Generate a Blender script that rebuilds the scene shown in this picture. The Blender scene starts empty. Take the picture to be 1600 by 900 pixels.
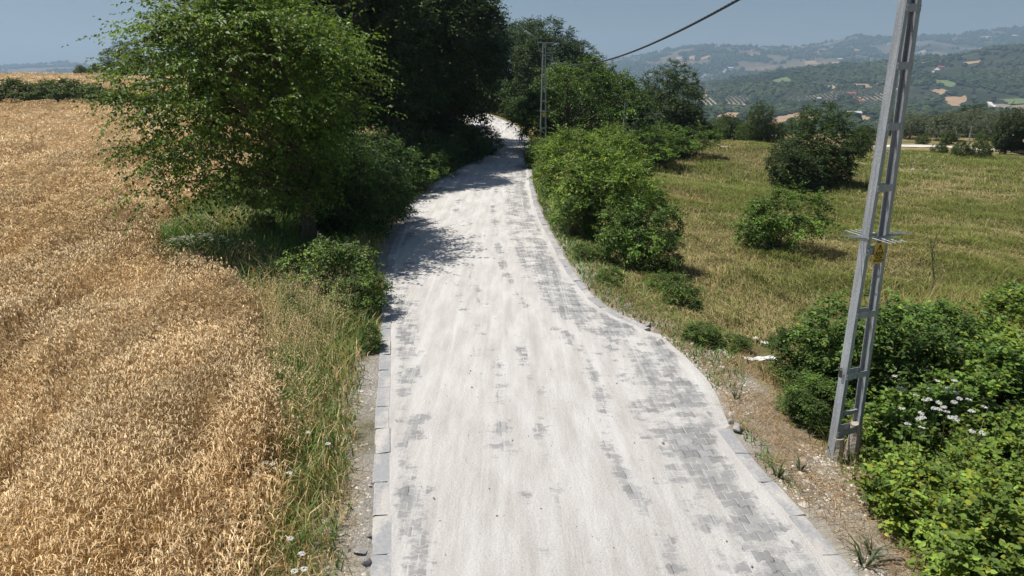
import bpy, math, random
import numpy as np
from mathutils import Vector, Matrix

R = math.radians
scene = bpy.context.scene
COL = scene.collection
rng = np.random.default_rng(7)

# ------------------------------------------------------------------ camera
CAM_H, PITCH, FPX = 4.8, 16.5, 1100.0
cam_data = bpy.data.cameras.new("camera")
cam = bpy.data.objects.new("camera", cam_data)
COL.objects.link(cam)
cam.location = (0, 0, CAM_H)
cam.rotation_euler = (R(90 - PITCH), 0, 0)
cam_data.sensor_width = 36.0
cam_data.lens = 36.0 * FPX / 1600.0
cam_data.clip_start = 0.1
cam_data.clip_end = 40000
scene.camera = cam

# ------------------------------------------------------------------ light
SUN_EL, SUN_AZ = 65.0, -80.0          # azimuth measured from +Y towards +X
sd = Vector((math.cos(R(SUN_EL)) * math.sin(R(SUN_AZ)), math.cos(R(SUN_EL)) * math.cos(R(SUN_AZ)), math.sin(R(SUN_EL))))
sun_data = bpy.data.lights.new("sun", 'SUN')
sun_data.energy = 4.2
sun_data.angle = R(0.5)
sun_data.color = (1.0, 0.95, 0.87)
sun = bpy.data.objects.new("sun", sun_data)
COL.objects.link(sun)
sun.rotation_euler = (-sd).to_track_quat('-Z', 'Y').to_euler()

world = bpy.data.worlds.new("World")
scene.world = world
world.use_nodes = True
wn = world.node_tree
bg = wn.nodes["Background"]
sky = wn.nodes.new("ShaderNodeTexSky")
sky.sky_type = 'NISHITA'
sky.sun_disc = False
sky.sun_elevation = R(SUN_EL)
sky.sun_rotation = R(SUN_AZ)
sky.altitude = 200
sky.air_density = 1.0
sky.dust_density = 0.9
sky.ozone_density = 2.5
wn.links.new(sky.outputs[0], bg.inputs[0])
bg.inputs[1].default_value = 0.047

scene.render.engine = 'CYCLES'
scene.view_settings.view_transform = 'Standard'
scene.view_settings.look = 'None'
scene.view_settings.exposure = 0.36
scene.view_settings.gamma = 1.0
scene.view_settings.use_curve_mapping = False
cy = scene.cycles
cy.max_bounces = 7
cy.diffuse_bounces = 3
cy.glossy_bounces = 2
cy.transmission_bounces = 5
cy.volume_bounces = 1
cy.use_adaptive_sampling = True
cy.adaptive_threshold = 0.01
cy.use_denoising = True
cy.caustics_reflective = False
cy.caustics_refractive = False
scene.render.use_persistent_data = False

# ------------------------------------------------------------------ projection helpers
SP, CP = math.sin(R(PITCH)), math.cos(R(PITCH))

def px_at(px, py, d):
    """the point that stands d metres ahead in the direction of photo pixel (px, py)"""
    v = py - 450.0
    k = d / (FPX * CP - v * SP)
    return np.array([(px - 800.0) * k, d, CAM_H - (FPX * SP + v * CP) * k])

def px_flat(px, py, z=0.0):
    v = py - 450.0
    down = FPX * SP + v * CP
    d = (CAM_H - z) * (FPX * CP - v * SP) / down
    p = px_at(px, py, d)
    return p

def sstep(a, b, x):
    t = np.clip((np.asarray(x, float) - a) / (b - a), 0, 1)
    return t * t * (3 - 2 * t)

# ------------------------------------------------------------------ value noise
def _hash(ix, iy, seed):
    h = (ix.astype(np.int64) * 374761393 + iy.astype(np.int64) * 668265263 + seed * 1274126177) & 0xFFFFFFFF
    h = ((h ^ (h >> 13)) * 1274126177) & 0xFFFFFFFF
    h = h ^ (h >> 16)
    return (h & 0xFFFFFF) / float(0xFFFFFF)

def noise2(x, y, seed=0):
    x = np.asarray(x, float); y = np.asarray(y, float)
    ix = np.floor(x); iy = np.floor(y)
    fx = x - ix; fy = y - iy
    fx = fx * fx * (3 - 2 * fx); fy = fy * fy * (3 - 2 * fy)
    a = _hash(ix, iy, seed); b = _hash(ix + 1, iy, seed)
    c = _hash(ix, iy + 1, seed); d = _hash(ix + 1, iy + 1, seed)
    return (a * (1 - fx) + b * fx) * (1 - fy) + (c * (1 - fx) + d * fx) * fy

def fbm(x, y, seed=0, oct=4):
    s = 0; a = 0.5; t = 0
    x = np.asarray(x, float); y = np.asarray(y, float)
    for i in range(oct):
        s = s + a * noise2(x, y, seed + i * 17); t += a
        x = x * 2.03 + 11.3; y = y * 2.03 - 7.7; a *= 0.5
    return s / t

# ------------------------------------------------------------------ road outline (unprojected on the flat road plane)
Lpx = [(572, 1000), (578, 900), (582, 800), (587, 650), (592, 570), (597, 460), (606, 395), (640, 322), (690, 277), (735, 255), (768, 241)]
Rpx = [(1425, 1000), (1345, 900), (1275, 822), (1200, 742), (1148, 680), (1132, 655), (1122, 625), (1108, 598), (1075, 562), (1045, 536), (1017, 511), (978, 496), (945, 477), (925, 460), (900, 430), (880, 395), (855, 350), (842, 320), (833, 285), (831, 262)]
Lr = np.array([px_flat(*p)[:2] for p in Lpx] + [(-2.2, 56), (-3.0, 66), (-6.5, 80), (-16, 96), (-40, 118)])
Rr = np.array([px_flat(*p)[:2] for p in Rpx] + [(1.45, 50), (1.35, 60), (0.4, 70), (-2.8, 84), (-12, 101), (-38, 124)])
Lr = np.vstack([[Lr[0, 0] + .5, -8], Lr]); Rr = np.vstack([[Rr[0, 0] - 1.0, -8], Rr])

def smooth_interp(P, ys):
    x = np.interp(ys, P[:, 1], P[:, 0])
    return x
_ys = np.linspace(-8, 118, 1261)
_l = smooth_interp(Lr, _ys); _r = smooth_interp(Rr, _ys)
def blur(a, n):
    k = np.ones(n) / n
    return np.convolve(np.pad(a, n // 2, mode='edge'), k, 'valid')[:len(a)]
_l = blur(_l, 13); _r = blur(_r, 7)
def road_l(y): return np.interp(y, _ys, _l)
def road_r(y): return np.interp(y, _ys, _r)

# wheat edge (x as a function of y)
We = np.array([(-1.7, -6), (-2.05, 3), (-2.35, 5.2), (-3.2, 8.7), (-4.3, 11.5), (-5.3, 14), (-7.2, 16.3), (-9.2, 18.4), (-10.9, 20.5), (-11.3, 24), (-11.0, 29), (-11.5, 40), (-12, 62)])
def wheat_x(y):
    y = np.asarray(y, float)
    return np.interp(y, We[:, 1], We[:, 0]) + (fbm(y * .9, y * 0 + 3.3, 5, 3) - .5) * .7

# ------------------------------------------------------------------ terrain height
def el_z(py, d):
    v = py - 450.0
    return CAM_H - (FPX * SP + v * CP) * d / (FPX * CP - v * SP)

_near_sky = [(-2000, 150), (700, 150), (1000, 146), (1100, 134), (1180, 121), (1240, 112), (1290, 106), (1358, 101), (1400, 97), (1450, 90), (1500, 87), (1540, 78), (1600, 75), (1800, 66), (2600, 70), (4200, 95)]
_far_sky = [(-2600, 108), (-600, 108), (0, 108), (60, 106), (110, 103), (170, 105), (300, 108), (600, 112), (850, 112), (930, 103), (1000, 88), (1080, 74), (1180, 77), (1260, 76), (1330, 64), (1400, 68), (1440, 62), (1500, 60), (1560, 53), (1600, 51), (1800, 46), (2600, 60), (4200, 90)]
def _ridge(tab, d):
    xs = np.array([(p[0] - 800.0) * d / (FPX * CP + 345 * SP) for p in tab])
    zs = np.array([el_z(p[1], d) for p in tab])
    return xs, zs
ND, FD = 2300.0, 5600.0
_nx, _nz = _ridge(_near_sky, ND)
_fx, _fz = _ridge(_far_sky, FD)

_LP = np.array([(-30, 0), (5, 0), (15, .1), (30, .6), (45, 1.35), (60, 2.15), (75, 2.9), (100, 4.1), (128, 5.0), (165, 4.9), (300, -4), (600, -38), (1000, -46), (9999, -46)])
_MP = np.array([(-30, 0), (48, 0), (60, .25), (80, .9), (100, 1.1), (130, .8), (250, -16), (500, -42), (1000, -46), (9999, -46)])
_RP = np.array([(-30, -.5), (5, -.6), (20, -1.0), (40, -1.6), (62, -1.9), (80, -2.05), (105, -3.0), (140, -5.5), (250, -24), (450, -44), (1000, -46), (9999, -46)])
def prof(T, y):
    return np.interp(y, T[:, 0], T[:, 1])

def hgt(x, y):
    x = np.asarray(x, float); y = np.asarray(y, float)
    L = prof(_LP, y); M = prof(_MP, y); Rv = prof(_RP, y)
    spread = 1 + np.clip(y - 90, 0, None) * .02
    wl = sstep(5 * spread, 15 * spread, -x)
    rr = np.where(y < 118, road_r(np.clip(y, -8, 118)), 0)
    wr = .35 * sstep(.3, 2.2, (x - np.maximum(rr, -3)) / spread) + .65 * sstep(3, 18, (x - rr) / spread)
    z = M * (1 - wl) * (1 - wr) + L * wl + Rv * wr * (1 - wl)
    # bumps in the meadow and the fields
    nearw = sstep(1.0, 4.0, np.abs(x - (road_l(np.clip(y, -8, 118)) + rr) / 2) - 2.5) * (1 - sstep(150, 400, y))
    z = z + nearw * ((fbm(x * .13, y * .13, 21, 3) - .5) * .7 + (fbm(x * .9, y * .9, 31, 2) - .5) * .12)
    z = z + 1.7 * np.exp(-((x - 19) ** 2 / 90 + (y - 60) ** 2 / 110)) - .5 * np.exp(-((x - 29) ** 2 / 40 + (y - 58) ** 2 / 120))
    # hills
    nr = np.interp(x * ND / np.maximum(y, 800.0), _nx, _nz)
    up = sstep(1150, ND, y) * (1 - .75 * sstep(ND, 3300, y))
    z = z + (nr + 46) * up * (y > 600)
    fr = np.interp(x * FD / np.maximum(y, 2000.0), _fx, _fz)
    up2 = sstep(2900, FD, y) * (1 - .5 * sstep(FD, 9000, y))
    z = z + (fr + 46 - (nr + 46) * up) * up2
    hn = sstep(500, 1500, y)
    z = z + hn * ((fbm(x / 420, y / 420, 41, 4) - .5) * 34 * (1 - .75 * sstep(1700, ND, y) * (1 - sstep(ND, 2900, y))) * (1 + .9 * sstep(3000, 4500, y)))
    z = z + sstep(3000, 4800, y) * (np.abs(fbm(x / 700, y / 1500, 47, 4) - .5) * -130 + 18)
    return z

def hgt1(x, y): return float(hgt(np.array([x]), np.array([y]))[0])

def px_ground(px, py, lo=3.0, hi=9000.0):
    """first hit of the pixel's ray with the terrain"""
    d = np.geomspace(lo, hi, 6000)
    v = py - 450.0
    k = d / (FPX * CP - v * SP)
    x = (px - 800.0) * k; z = CAM_H - (FPX * SP + v * CP) * k
    g = hgt(x, d)
    hit = np.nonzero(z <= g)[0]
    i = hit[0] if len(hit) else len(d) - 1
    return np.array([x[i], d[i], g[i]])

# ------------------------------------------------------------------ mesh helpers
def mesh_from(name, V, F, mat, cols=None, smooth=False, uv=None):
    """V (n,3), F (m,k) all faces with k corners"""
    V = np.ascontiguousarray(V, dtype=np.float32); F = np.ascontiguousarray(F, dtype=np.int32)
    me = bpy.data.meshes.new(name)
    m, k = F.shape
    me.vertices.add(len(V)); me.vertices.foreach_set("co", V.ravel())
    me.loops.add(m * k); me.loops.foreach_set("vertex_index", F.ravel())
    me.polygons.add(m)
    me.polygons.foreach_set("loop_start", np.arange(0, m * k, k, dtype=np.int32))
    try:
        me.polygons.foreach_set("loop_total", np.full(m, k, dtype=np.int32))
    except Exception:
        pass
    me.polygons.foreach_set("use_smooth", np.full(m, smooth, dtype=bool))
    if cols is not None:
        c = np.ones((len(V), 4), dtype=np.float32); c[:, :3] = cols
        a = me.color_attributes.new("Col", 'FLOAT_COLOR', 'POINT')
        a.data.foreach_set("color", c.ravel())
    if uv is not None:
        l = me.uv_layers.new(name="UVMap")
        l.data.foreach_set("uv", np.ascontiguousarray(uv[F.ravel()], dtype=np.float32).ravel())
    me.update(calc_edges=True)
    if mat: me.materials.append(mat)
    return me

def link(name, data, parent=None, loc=None, rot=None):
    o = bpy.data.objects.new(name, data)
    COL.objects.link(o)
    if parent: o.parent = parent
    if loc is not None: o.location = loc
    if rot is not None: o.rotation_euler = rot
    return o

def tag(o, label=None, cat=None, group=None, kind=None):
    if label: o["label"] = label
    if cat: o["category"] = cat
    if group: o["group"] = group
    if kind: o["kind"] = kind
    return o

def empty(name, loc, rz=0.0, scale=1.0):
    o = bpy.data.objects.new(name, None)
    COL.objects.link(o)
    o.location = loc; o.rotation_euler = (0, 0, rz)
    o.scale = (scale,) * 3 if not hasattr(scale, '__len__') else scale
    o.empty_display_size = .2
    return o

class MB:
    """collects quads (and triangles as degenerate-free quads via padding) into one mesh"""
    def __init__(s): s.v = []; s.f = []; s.n = 0; s.c = []
    def add(s, V, F, col=(1, 1, 1)):
        V = np.asarray(V, float); F = np.asarray(F, int)
        s.v.append(V); s.f.append(F + s.n); s.n += len(V)
        c = np.asarray(col, float)
        s.c.append(np.tile(c, (len(V), 1)) if c.ndim == 1 else c)
    def box(s, c, size, M=None, col=(1, 1, 1), top=None):
        sx, sy, sz = [a / 2 for a in size]
        t = 1.0 if top is None else top
        V = np.array([(-sx, -sy, -sz), (sx, -sy, -sz), (sx, sy, -sz), (-sx, sy, -sz), (-sx * t, -sy * t, sz), (sx * t, -sy * t, sz), (sx * t, sy * t, sz), (-sx * t, sy * t, sz)])
        if M is not None: V = V @ np.array(M).T
        V = V + np.asarray(c)
        s.add(V, [(0, 3, 2, 1), (4, 5, 6, 7), (0, 1, 5, 4), (1, 2, 6, 5), (2, 3, 7, 6), (3, 0, 4, 7)], col)
    def tube(s, P, rad, n=6, col=(1, 1, 1), cap=True):
        P = np.asarray(P, float); m = len(P)
        rad = np.broadcast_to(np.asarray(rad, float), (m,))
        T = np.gradient(P, axis=0); T /= np.linalg.norm(T, axis=1)[:, None] + 1e-9
        ref = np.where(np.abs(T[:, 2:3]) > .9, np.array([[1., 0, 0]]), np.array([[0, 0, 1.]]))
        A = np.cross(T, ref); A /= np.linalg.norm(A, axis=1)[:, None] + 1e-9
        B = np.cross(T, A)
        a = np.linspace(0, 2 * np.pi, n, endpoint=False)
        V = P[:, None] + rad[:, None, None] * (np.cos(a)[None, :, None] * A[:, None] + np.sin(a)[None, :, None] * B[:, None])
        V = V.reshape(-1, 3)
        i = np.arange(m - 1)[:, None] * n; j = np.arange(n)[None, :]; j2 = (j + 1) % n
        F = np.stack([i + j, i + j2, i + n + j2, i + n + j], -1).reshape(-1, 4)
        if cap:
            V = np.vstack([V, P[0], P[-1]])
            c0, c1 = m * n, m * n + 1
            extra = []
            b = (m - 1) * n
            for q in range(0, n - 2, 2):
                r3 = q + 3 if q + 3 < n else q + 2
                if r3 == q + 2: r3 = q + 2
                extra.append((0, q + 2, q + 1, 0) if False else (c0, (q + 2) % n, (q + 1) % n, q)); extra.append((c1, b + q, b + (q + 1) % n, b + (q + 2) % n))
            if n % 2: extra.append((c0, 0, n - 1, n - 1)) if False else None
            else: extra.append((c0, 0, n - 1, n - 2)); extra.append((c1, b + n - 2, b + n - 1, b))
            F = np.vstack([F, extra])
        s.add(V, F, col)
    def data(s, name, mat, smooth=False, colored=False):
        return mesh_from(name, np.vstack(s.v), np.vstack(s.f), mat, np.vstack(s.c) if colored else None, smooth)
    def build(s, name, mat, parent=None, smooth=False, colored=False, loc=None, rot=None):
        return link(name, s.data(name, mat, smooth, colored), parent, loc, rot)

def nrm(v):
    return v / (np.linalg.norm(v, axis=-1, keepdims=True) + 1e-9)

# ------------------------------------------------------------------ materials
def new_mat(name):
    m = bpy.data.materials.new(name); m.use_nodes = True
    nt = m.node_tree
    return m, nt, nt.nodes["Principled BSDF"], nt.nodes["Material Output"]

class NX:
    """tiny node-expression helper"""
    def __init__(s, nt): s.nt = nt
    def n(s, t, **kw):
        o = s.nt.nodes.new(t)
        for k, v in kw.items(): setattr(o, k, v)
        return o
    def put(s, sock, v):
        if hasattr(v, 'is_output') or isinstance(v, bpy.types.NodeSocket): s.nt.links.new(v, sock)
        else: sock.default_value = v
    def m(s, op, a, b=0.0, c=0.0, clamp=False):
        o = s.n("ShaderNodeMath", operation=op); o.use_clamp = clamp
        s.put(o.inputs[0], a)
        if len(o.inputs) > 1: s.put(o.inputs[1], b)
        if len(o.inputs) > 2: s.put(o.inputs[2], c)
        return o.outputs[0]
    def mix(s, f, a, b):
        o = s.n("ShaderNodeMix", data_type='RGBA')
        s.put(o.inputs[0], f); s.put(o.inputs[6], a); s.put(o.inputs[7], b)
        return o.outputs[2]
    def noise(s, vec, scale, detail=4, rough=.55, w=None):
        o = s.n("ShaderNodeTexNoise"); s.put(o.inputs['Vector'], vec)
        o.inputs['Scale'].default_value = scale; o.inputs['Detail'].default_value = detail; o.inputs['Roughness'].default_value = rough
        return o.outputs['Fac']
    def ramp(s, v, a, b, lo=0.0, hi=1.0):
        o = s.n("ShaderNodeMapRange"); o.clamp = True
        s.put(o.inputs[0], v); s.put(o.inputs[1], a); s.put(o.inputs[2], b); s.put(o.inputs[3], lo); s.put(o.inputs[4], hi)
        return o.outputs[0]
    def scalevec(s, vec, xyz):
        o = s.n("ShaderNodeMapping"); s.put(o.inputs[0], vec); o.inputs['Scale'].default_value = xyz
        return o.outputs[0]
    def bump(s, h, strength, dist, normal=None):
        o = s.n("ShaderNodeBump"); s.put(o.inputs['Height'], h); o.inputs['Strength'].default_value = strength; o.inputs['Distance'].default_value = dist
        if normal is not None: s.put(o.inputs['Normal'], normal)
        return o.outputs[0]

def rgba(c): return (c[0], c[1], c[2], 1.0)

def leaf_material(name, rough=.5, spec=.3, trans=.3, tint=(1.15, 1.1, .55), up=.4):
    m, nt, p, out = new_mat(name); x = NX(nt)
    ge = x.n("ShaderNodeNewGeometry")
    ml = x.n("ShaderNodeMix", data_type='VECTOR'); ml.inputs[0].default_value = up
    nt.links.new(ge.outputs['Normal'], ml.inputs[4]); ml.inputs[5].default_value = (0, 0, 1)
    nm = x.n("ShaderNodeVectorMath", operation='NORMALIZE'); nt.links.new(ml.outputs[1], nm.inputs[0])
    nt.links.new(nm.outputs[0], p.inputs['Normal'])
    a = x.n("ShaderNodeAttribute", attribute_name="Col")
    nt.links.new(a.outputs['Color'], p.inputs['Base Color'])
    p.inputs['Roughness'].default_value = rough
    p.inputs['Specular IOR Level'].default_value = spec
    t = x.n("ShaderNodeBsdfTranslucent")
    mul = x.n("ShaderNodeMix", data_type='RGBA', blend_type='MULTIPLY'); mul.inputs[0].default_value = 1
    nt.links.new(a.outputs['Color'], mul.inputs[6]); mul.inputs[7].default_value = rgba(tint)
    nt.links.new(mul.outputs[2], t.inputs[0])
    mx = x.n("ShaderNodeMixShader"); mx.inputs[0].default_value = trans
    nt.links.new(p.outputs[0], mx.inputs[1]); nt.links.new(t.outputs[0], mx.inputs[2])
    nt.links.new(mx.outputs[0], out.inputs[0])
    return m
M_LEAF = leaf_material("leaf")
M_LEAFG = leaf_material("glossy_leaf", .46, .4, .42)
M_DRY = leaf_material("dry_straw", .7, .15, .25, (1.1, 1.0, .8), .7)
M_FAR = leaf_material("far_leaf", .8, .1, .12, up=.1)

def bark_material(name, a, b, scale=9):
    m, nt, p, out = new_mat(name); x = NX(nt)
    tc = x.n("ShaderNodeTexCoord")
    v = x.scalevec(tc.outputs['Object'], (1, 1, .25))
    f = x.noise(v, scale, 5, .65)
    nt.links.new(x.mix(x.ramp(f, .3, .7), rgba(a), rgba(b)), p.inputs['Base Color'])
    p.inputs['Roughness'].default_value = .9
    nt.links.new(x.bump(f, .8, .03), p.inputs['Normal'])
    return m
M_BARK = bark_material("bark", (.06, .045, .032), (.17, .13, .10))
M_TWIG = bark_material("twig_bark", (.12, .09, .06), (.25, .2, .15))

def plain_material(name, a, b, scale, rough=.8, metal=0.0, bump=.3, bd=.01, spec=.5):
    m, nt, p, out = new_mat(name); x = NX(nt)
    tc = x.n("ShaderNodeTexCoord")
    f = x.noise(tc.outputs['Object'], scale, 6, .6)
    nt.links.new(x.mix(x.ramp(f, .3, .7), rgba(a), rgba(b)), p.inputs['Base Color'])
    p.inputs['Roughness'].default_value = rough; p.inputs['Metallic'].default_value = metal
    p.inputs['Specular IOR Level'].default_value = spec
    nt.links.new(x.bump(f, bump, bd), p.inputs['Normal'])
    return m
M_STONE = plain_material("grey_stone", (.2, .2, .2), (.42, .41, .38), 14, .9)
M_CONC = plain_material("concrete", (.22, .22, .23), (.4, .39, .38), 10, .9)
M_WHITE = plain_material("white_petal", (.75, .75, .7), (.85, .85, .82), 20, .7)
M_PLASTIC = plain_material("white_plastic_film", (.7, .7, .7), (.85, .85, .85), 8, .35)
M_YELLOW = plain_material("yellow_sign_paint", (.78, .50, .06), (.85, .56, .08), 12, .5, bump=.05)
M_BLACK = plain_material("black_print", (.015, .015, .015), (.03, .03, .03), 12, .6, bump=.0)
M_CABLE = plain_material("black_cable_sheath", (.02, .02, .022), (.045, .045, .05), 20, .5)
M_WALL = plain_material("white_render", (.6, .57, .5), (.75, .72, .68), .8, .9)
M_ROOF = plain_material("red_roof_tiles", (.3, .07, .04), (.42, .12, .07), 1.0, .85)
M_GLASSD = plain_material("dark_window", (.02, .025, .03), (.05, .06, .07), 2, .2)
M_LAMP = plain_material("grey_lamp_housing", (.65, .66, .67), (.75, .75, .75), 5, .4)
M_MORTAR = plain_material("crumbling_mortar", (.3, .25, .2), (.55, .5, .43), 25, .95, bump=.9, bd=.03)

def steel_material():
    m, nt, p, out = new_mat("galvanised_steel"); x = NX(nt)
    tc = x.n("ShaderNodeTexCoord")
    vo = x.n("ShaderNodeTexVoronoi"); vo.inputs['Scale'].default_value = 60; nt.links.new(tc.outputs['Object'], vo.inputs['Vector'])
    st = x.noise(x.scalevec(tc.outputs['Object'], (12, 12, .7)), 2.5, 5, .6)
    g = x.m('ADD', x.m('MULTIPLY', st, .8), x.m('MULTIPLY', vo.outputs['Distance'], .35))
    nt.links.new(x.mix(x.ramp(g, .25, .75), rgba((.20, .225, .25)), rgba((.48, .51, .54))), p.inputs['Base Color'])
    p.inputs['Metallic'].default_value = .35
    nt.links.new(x.ramp(st, .3, .7, .4, .6), p.inputs['Roughness'])
    return m
M_STEEL = steel_material()

# ------------------------------------------------------------------ leaf builders
def leaves4(P, A, N, L, W, col, fold=.25):
    """diamond leaves folded on the midrib: base P, axis A, normal N, length L, width W -> V,F,C"""
    n = len(P); S = nrm(np.cross(A, N)); U = nrm(np.cross(S, A))
    L = np.broadcast_to(L, (n,))[:, None]; W = np.broadcast_to(W, (n,))[:, None]
    mid = P + A * L * .45
    V = np.stack([P, mid + S * W * .5 + U * W * fold, P + A * L - U * L * .12, mid - S * W * .5 + U * W * fold], 1).reshape(-1, 3)
    F = np.arange(4 * n).reshape(n, 4)
    C = np.repeat(col, 4, 0)
    return V, F, C

def leaves6(P, A, N, L, W, col, fold=.18):
    n = len(P); S = nrm(np.cross(A, N)); U = nrm(np.cross(S, A))
    L = np.broadcast_to(L, (n,))[:, None]; W = np.broadcast_to(W, (n,))[:, None]
    a = P + A * L * .22; b = P + A * L * .65
    V = np.stack([P, a + S * W * .42 + U * W * fold, b + S * W * .42 + U * W * fold * .8, P + A * L - U * L * .15,
                  b - S * W * .42 + U * W * fold * .8, a - S * W * .42 + U * W * fold], 1).reshape(-1, 3)
    i = np.arange(n)[:, None] * 6
    F = np.concatenate([i + np.array([[0, 1, 2, 3]]), i + np.array([[0, 3, 4, 5]])], 0)
    return V, F, np.repeat(col, 6, 0)

def rand_dirs(n, r=rng):
    v = r.normal(size=(n, 3)); return nrm(v)

def leaf_cols(n, base, var=.25, yellow=.12, r=rng):
    b = np.asarray(base, float)
    k = np.exp(r.normal(0, var, n))[:, None]
    c = b * k
    y = r.random(n)[:, None] < yellow
    c = np.where(y, c * np.array([1.7, 1.25, .8]), c)
    return np.clip(c, .004, .6)

def spray_leaves(C, D, r, n_tw, tw_len, n_lf, leaf, base, droop=.3, flat=.6, six=False, var=.22, yellow=.1, wl=.6, cvar=.22):
    """twigs radiating from cluster points C in directions D, leaves along each twig"""
    m = len(C)
    T0 = np.repeat(C, n_tw, 0); TD = np.repeat(D, n_tw, 0)
    k = len(T0)
    td = nrm(TD * .55 + rand_dirs(k, r) * np.array([1, 1, flat]))
    ln = tw_len * (0.55 + .75 * r.random(k))
    t = (np.arange(n_lf) + .5)[None] / n_lf * .95 + .08
    t = np.clip(t + r.normal(0, .05, (k, n_lf)), .02, 1.05)
    P = T0[:, None] + td[:, None] * (ln[:, None] * t)[..., None]
    P[..., 2] -= droop * (ln[:, None] * t ** 2 * .6)
    side = np.where(np.arange(n_lf) % 2 == 0, 1.0, -1.0)[None, :, None]
    hor = nrm(np.cross(td, np.array([0, 0, 1.0])))[:, None]
    A = nrm(td[:, None] * .7 + hor * side * .9 + r.normal(0, .35, P.shape) + np.array([0, 0, -droop]))
    N = nrm(np.array([0, 0, 1.0]) * .9 + r.normal(0, .5, P.shape) + TD[:, None] * .35)
    cb = np.repeat(np.exp(r.normal(0, cvar, m)), n_tw * n_lf)[:, None]
    P = P.reshape(-1, 3); A = A.reshape(-1, 3); N = N.reshape(-1, 3)
    n = len(P)
    col = np.clip(leaf_cols(n, base, var, yellow, r) * cb, .004, .5)
    L = leaf * (.7 + .6 * r.random(n))
    return (leaves6 if six else leaves4)(P, A, N, L, L * wl, col)

def lumpy(D, r, k=14, amp=.35, sharp=3.0):
    """radius multiplier of directions D with k random lobes"""
    lob = rand_dirs(k, r); h = r.random(k) * 2 - 1
    s = np.zeros(len(D))
    w = np.exp(sharp * (D @ lob.T - 1) * 2)
    return 1 + amp * (w * h).sum(1) / (.4 + w.sum(1) * .6)

def envelope_points(r, n, center, radii, inner=.45, zmin=None, amp=.35, k=16):
    D = rand_dirs(n * 3, r)
    rad = (inner ** 3 + (1 - inner ** 3) * r.random(len(D))) ** (1 / 3) * lumpy(D, r, k, amp)
    P = np.asarray(center) + D * rad[:, None] * np.asarray(radii)
    if zmin is not None:
        ok = P[:, 2] > zmin
        P, D = P[ok], D[ok]
    return P[:n], D[:n]

def limb(a, b, r, sag=.15, n=7):
    t = np.linspace(0, 1, n)[:, None]
    a = np.asarray(a); b = np.asarray(b)
    mid = (a + b) / 2 + np.array([0, 0, 1]) * np.linalg.norm(b - a) * sag + r.normal(0, .06, 3) * np.linalg.norm(b - a)
    return a * (1 - t) ** 2 + 2 * mid * t * (1 - t) + b * t * t

def plant_meshes(seed, H, center, radii, n_cl, n_tw, tw_len, n_lf, leaf, base, trunk_r=.18, stems=1, droop=.3, flat=.6, six=False,
                 inner=.45, zmin=.3, amp=.35, limbs=28, shoots=0, mat=None, bark=None, yellow=.1, wl=.6, cvar=.22, lean=(0, 0), k=16, stem_spread=.3):
    r = np.random.default_rng(seed)
    P, D = envelope_points(r, n_cl, center, radii, inner, zmin, amp, k)
    V, F, C = spray_leaves(P, D, r, n_tw, tw_len, n_lf, leaf, base, droop, flat, six, yellow=yellow, wl=wl, cvar=cvar)
    if shoots:
        q_ = np.linalg.norm((P - np.asarray(center)) / np.asarray(radii), axis=1) + (P[:, 2] < zmin + .12 * H) * -9
        top_ = np.argsort(-q_)[:max(shoots * 3, 10)]
        pick = r.choice(top_, shoots, replace=False) if len(top_) > shoots else top_
        Ps, Ds = P[pick], D[pick]
        Ds = nrm(Ds + np.array([0, 0, .5]))
        a2 = spray_leaves(Ps, Ds, r, 2, tw_len * 1.6, int(n_lf * 1.4), leaf, base, droop * .7, .8, six, yellow=yellow * 1.5, wl=wl, cvar=cvar)
        V, F, C = join([(V, F, C), a2])
    crown = mesh_from("crown", V, F, mat or M_LEAF, C)
    mb = MB()
    if stems == 1:
        top = np.array([center[0] * .8, center[1] * .8, H * .86])
        t = np.linspace(0, 1, 12)[:, None]
        base_p = np.array([0, 0, -.15])
        tp = base_p * (1 - t) + top * t + np.sin(t * 5) * np.array([[.04, .03, 0]]) * H * .2
        tp[:, :2] *= (t ** 1.6)
        mb.tube(tp, trunk_r * (1.25 - t[:, 0] * 1.1) * np.where(t[:, 0] == 0, 1.35, 1), 9)
        sel = r.choice(len(P), min(limbs, len(P)), replace=False)
        for i in sel:
            h = np.clip(P[i, 2] * (.35 + .35 * r.random()), H * .18, H * .75)
            q = np.array([np.interp(h, tp[:, 2], tp[:, j]) for j in range(3)])
            w = trunk_r * (1.15 - h / H) * .45
            lp = limb(q, P[i], r, .12)
            mb.tube(lp, np.linspace(w, .012, len(lp)), 5)
    else:
        sel = r.choice(len(P), min(limbs, len(P)), replace=False)
        for q, i in enumerate(sel):
            a = np.append(r.normal(0, stem_spread, 2) * np.asarray(radii)[:2], -.1)
            a[:2] += np.asarray(center)[:2] * .5
            lp = limb(a, P[i] + (D[i] + np.array([0, 0, .3])) * tw_len * (.2 + .9 * r.random()), r, .12)
            mb.tube(lp, np.linspace(trunk_r, trunk_r * .25, len(lp)), 5)
    trunk = mb.data("trunk", bark or M_BARK, smooth=True)
    return trunk, crown

def place_tree(name, label, cat, meshes, x, y, z=None, rz=0.0, scale=1.0, group=None, stem_name="trunk", crown_name="crown"):
    z = hgt1(x, y) if z is None else z
    e = empty(name, (x, y, z), rz, scale)
    tag(e, label, cat, group)
    link(stem_name, meshes[0], e); link(crown_name, meshes[1], e)
    return e

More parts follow.
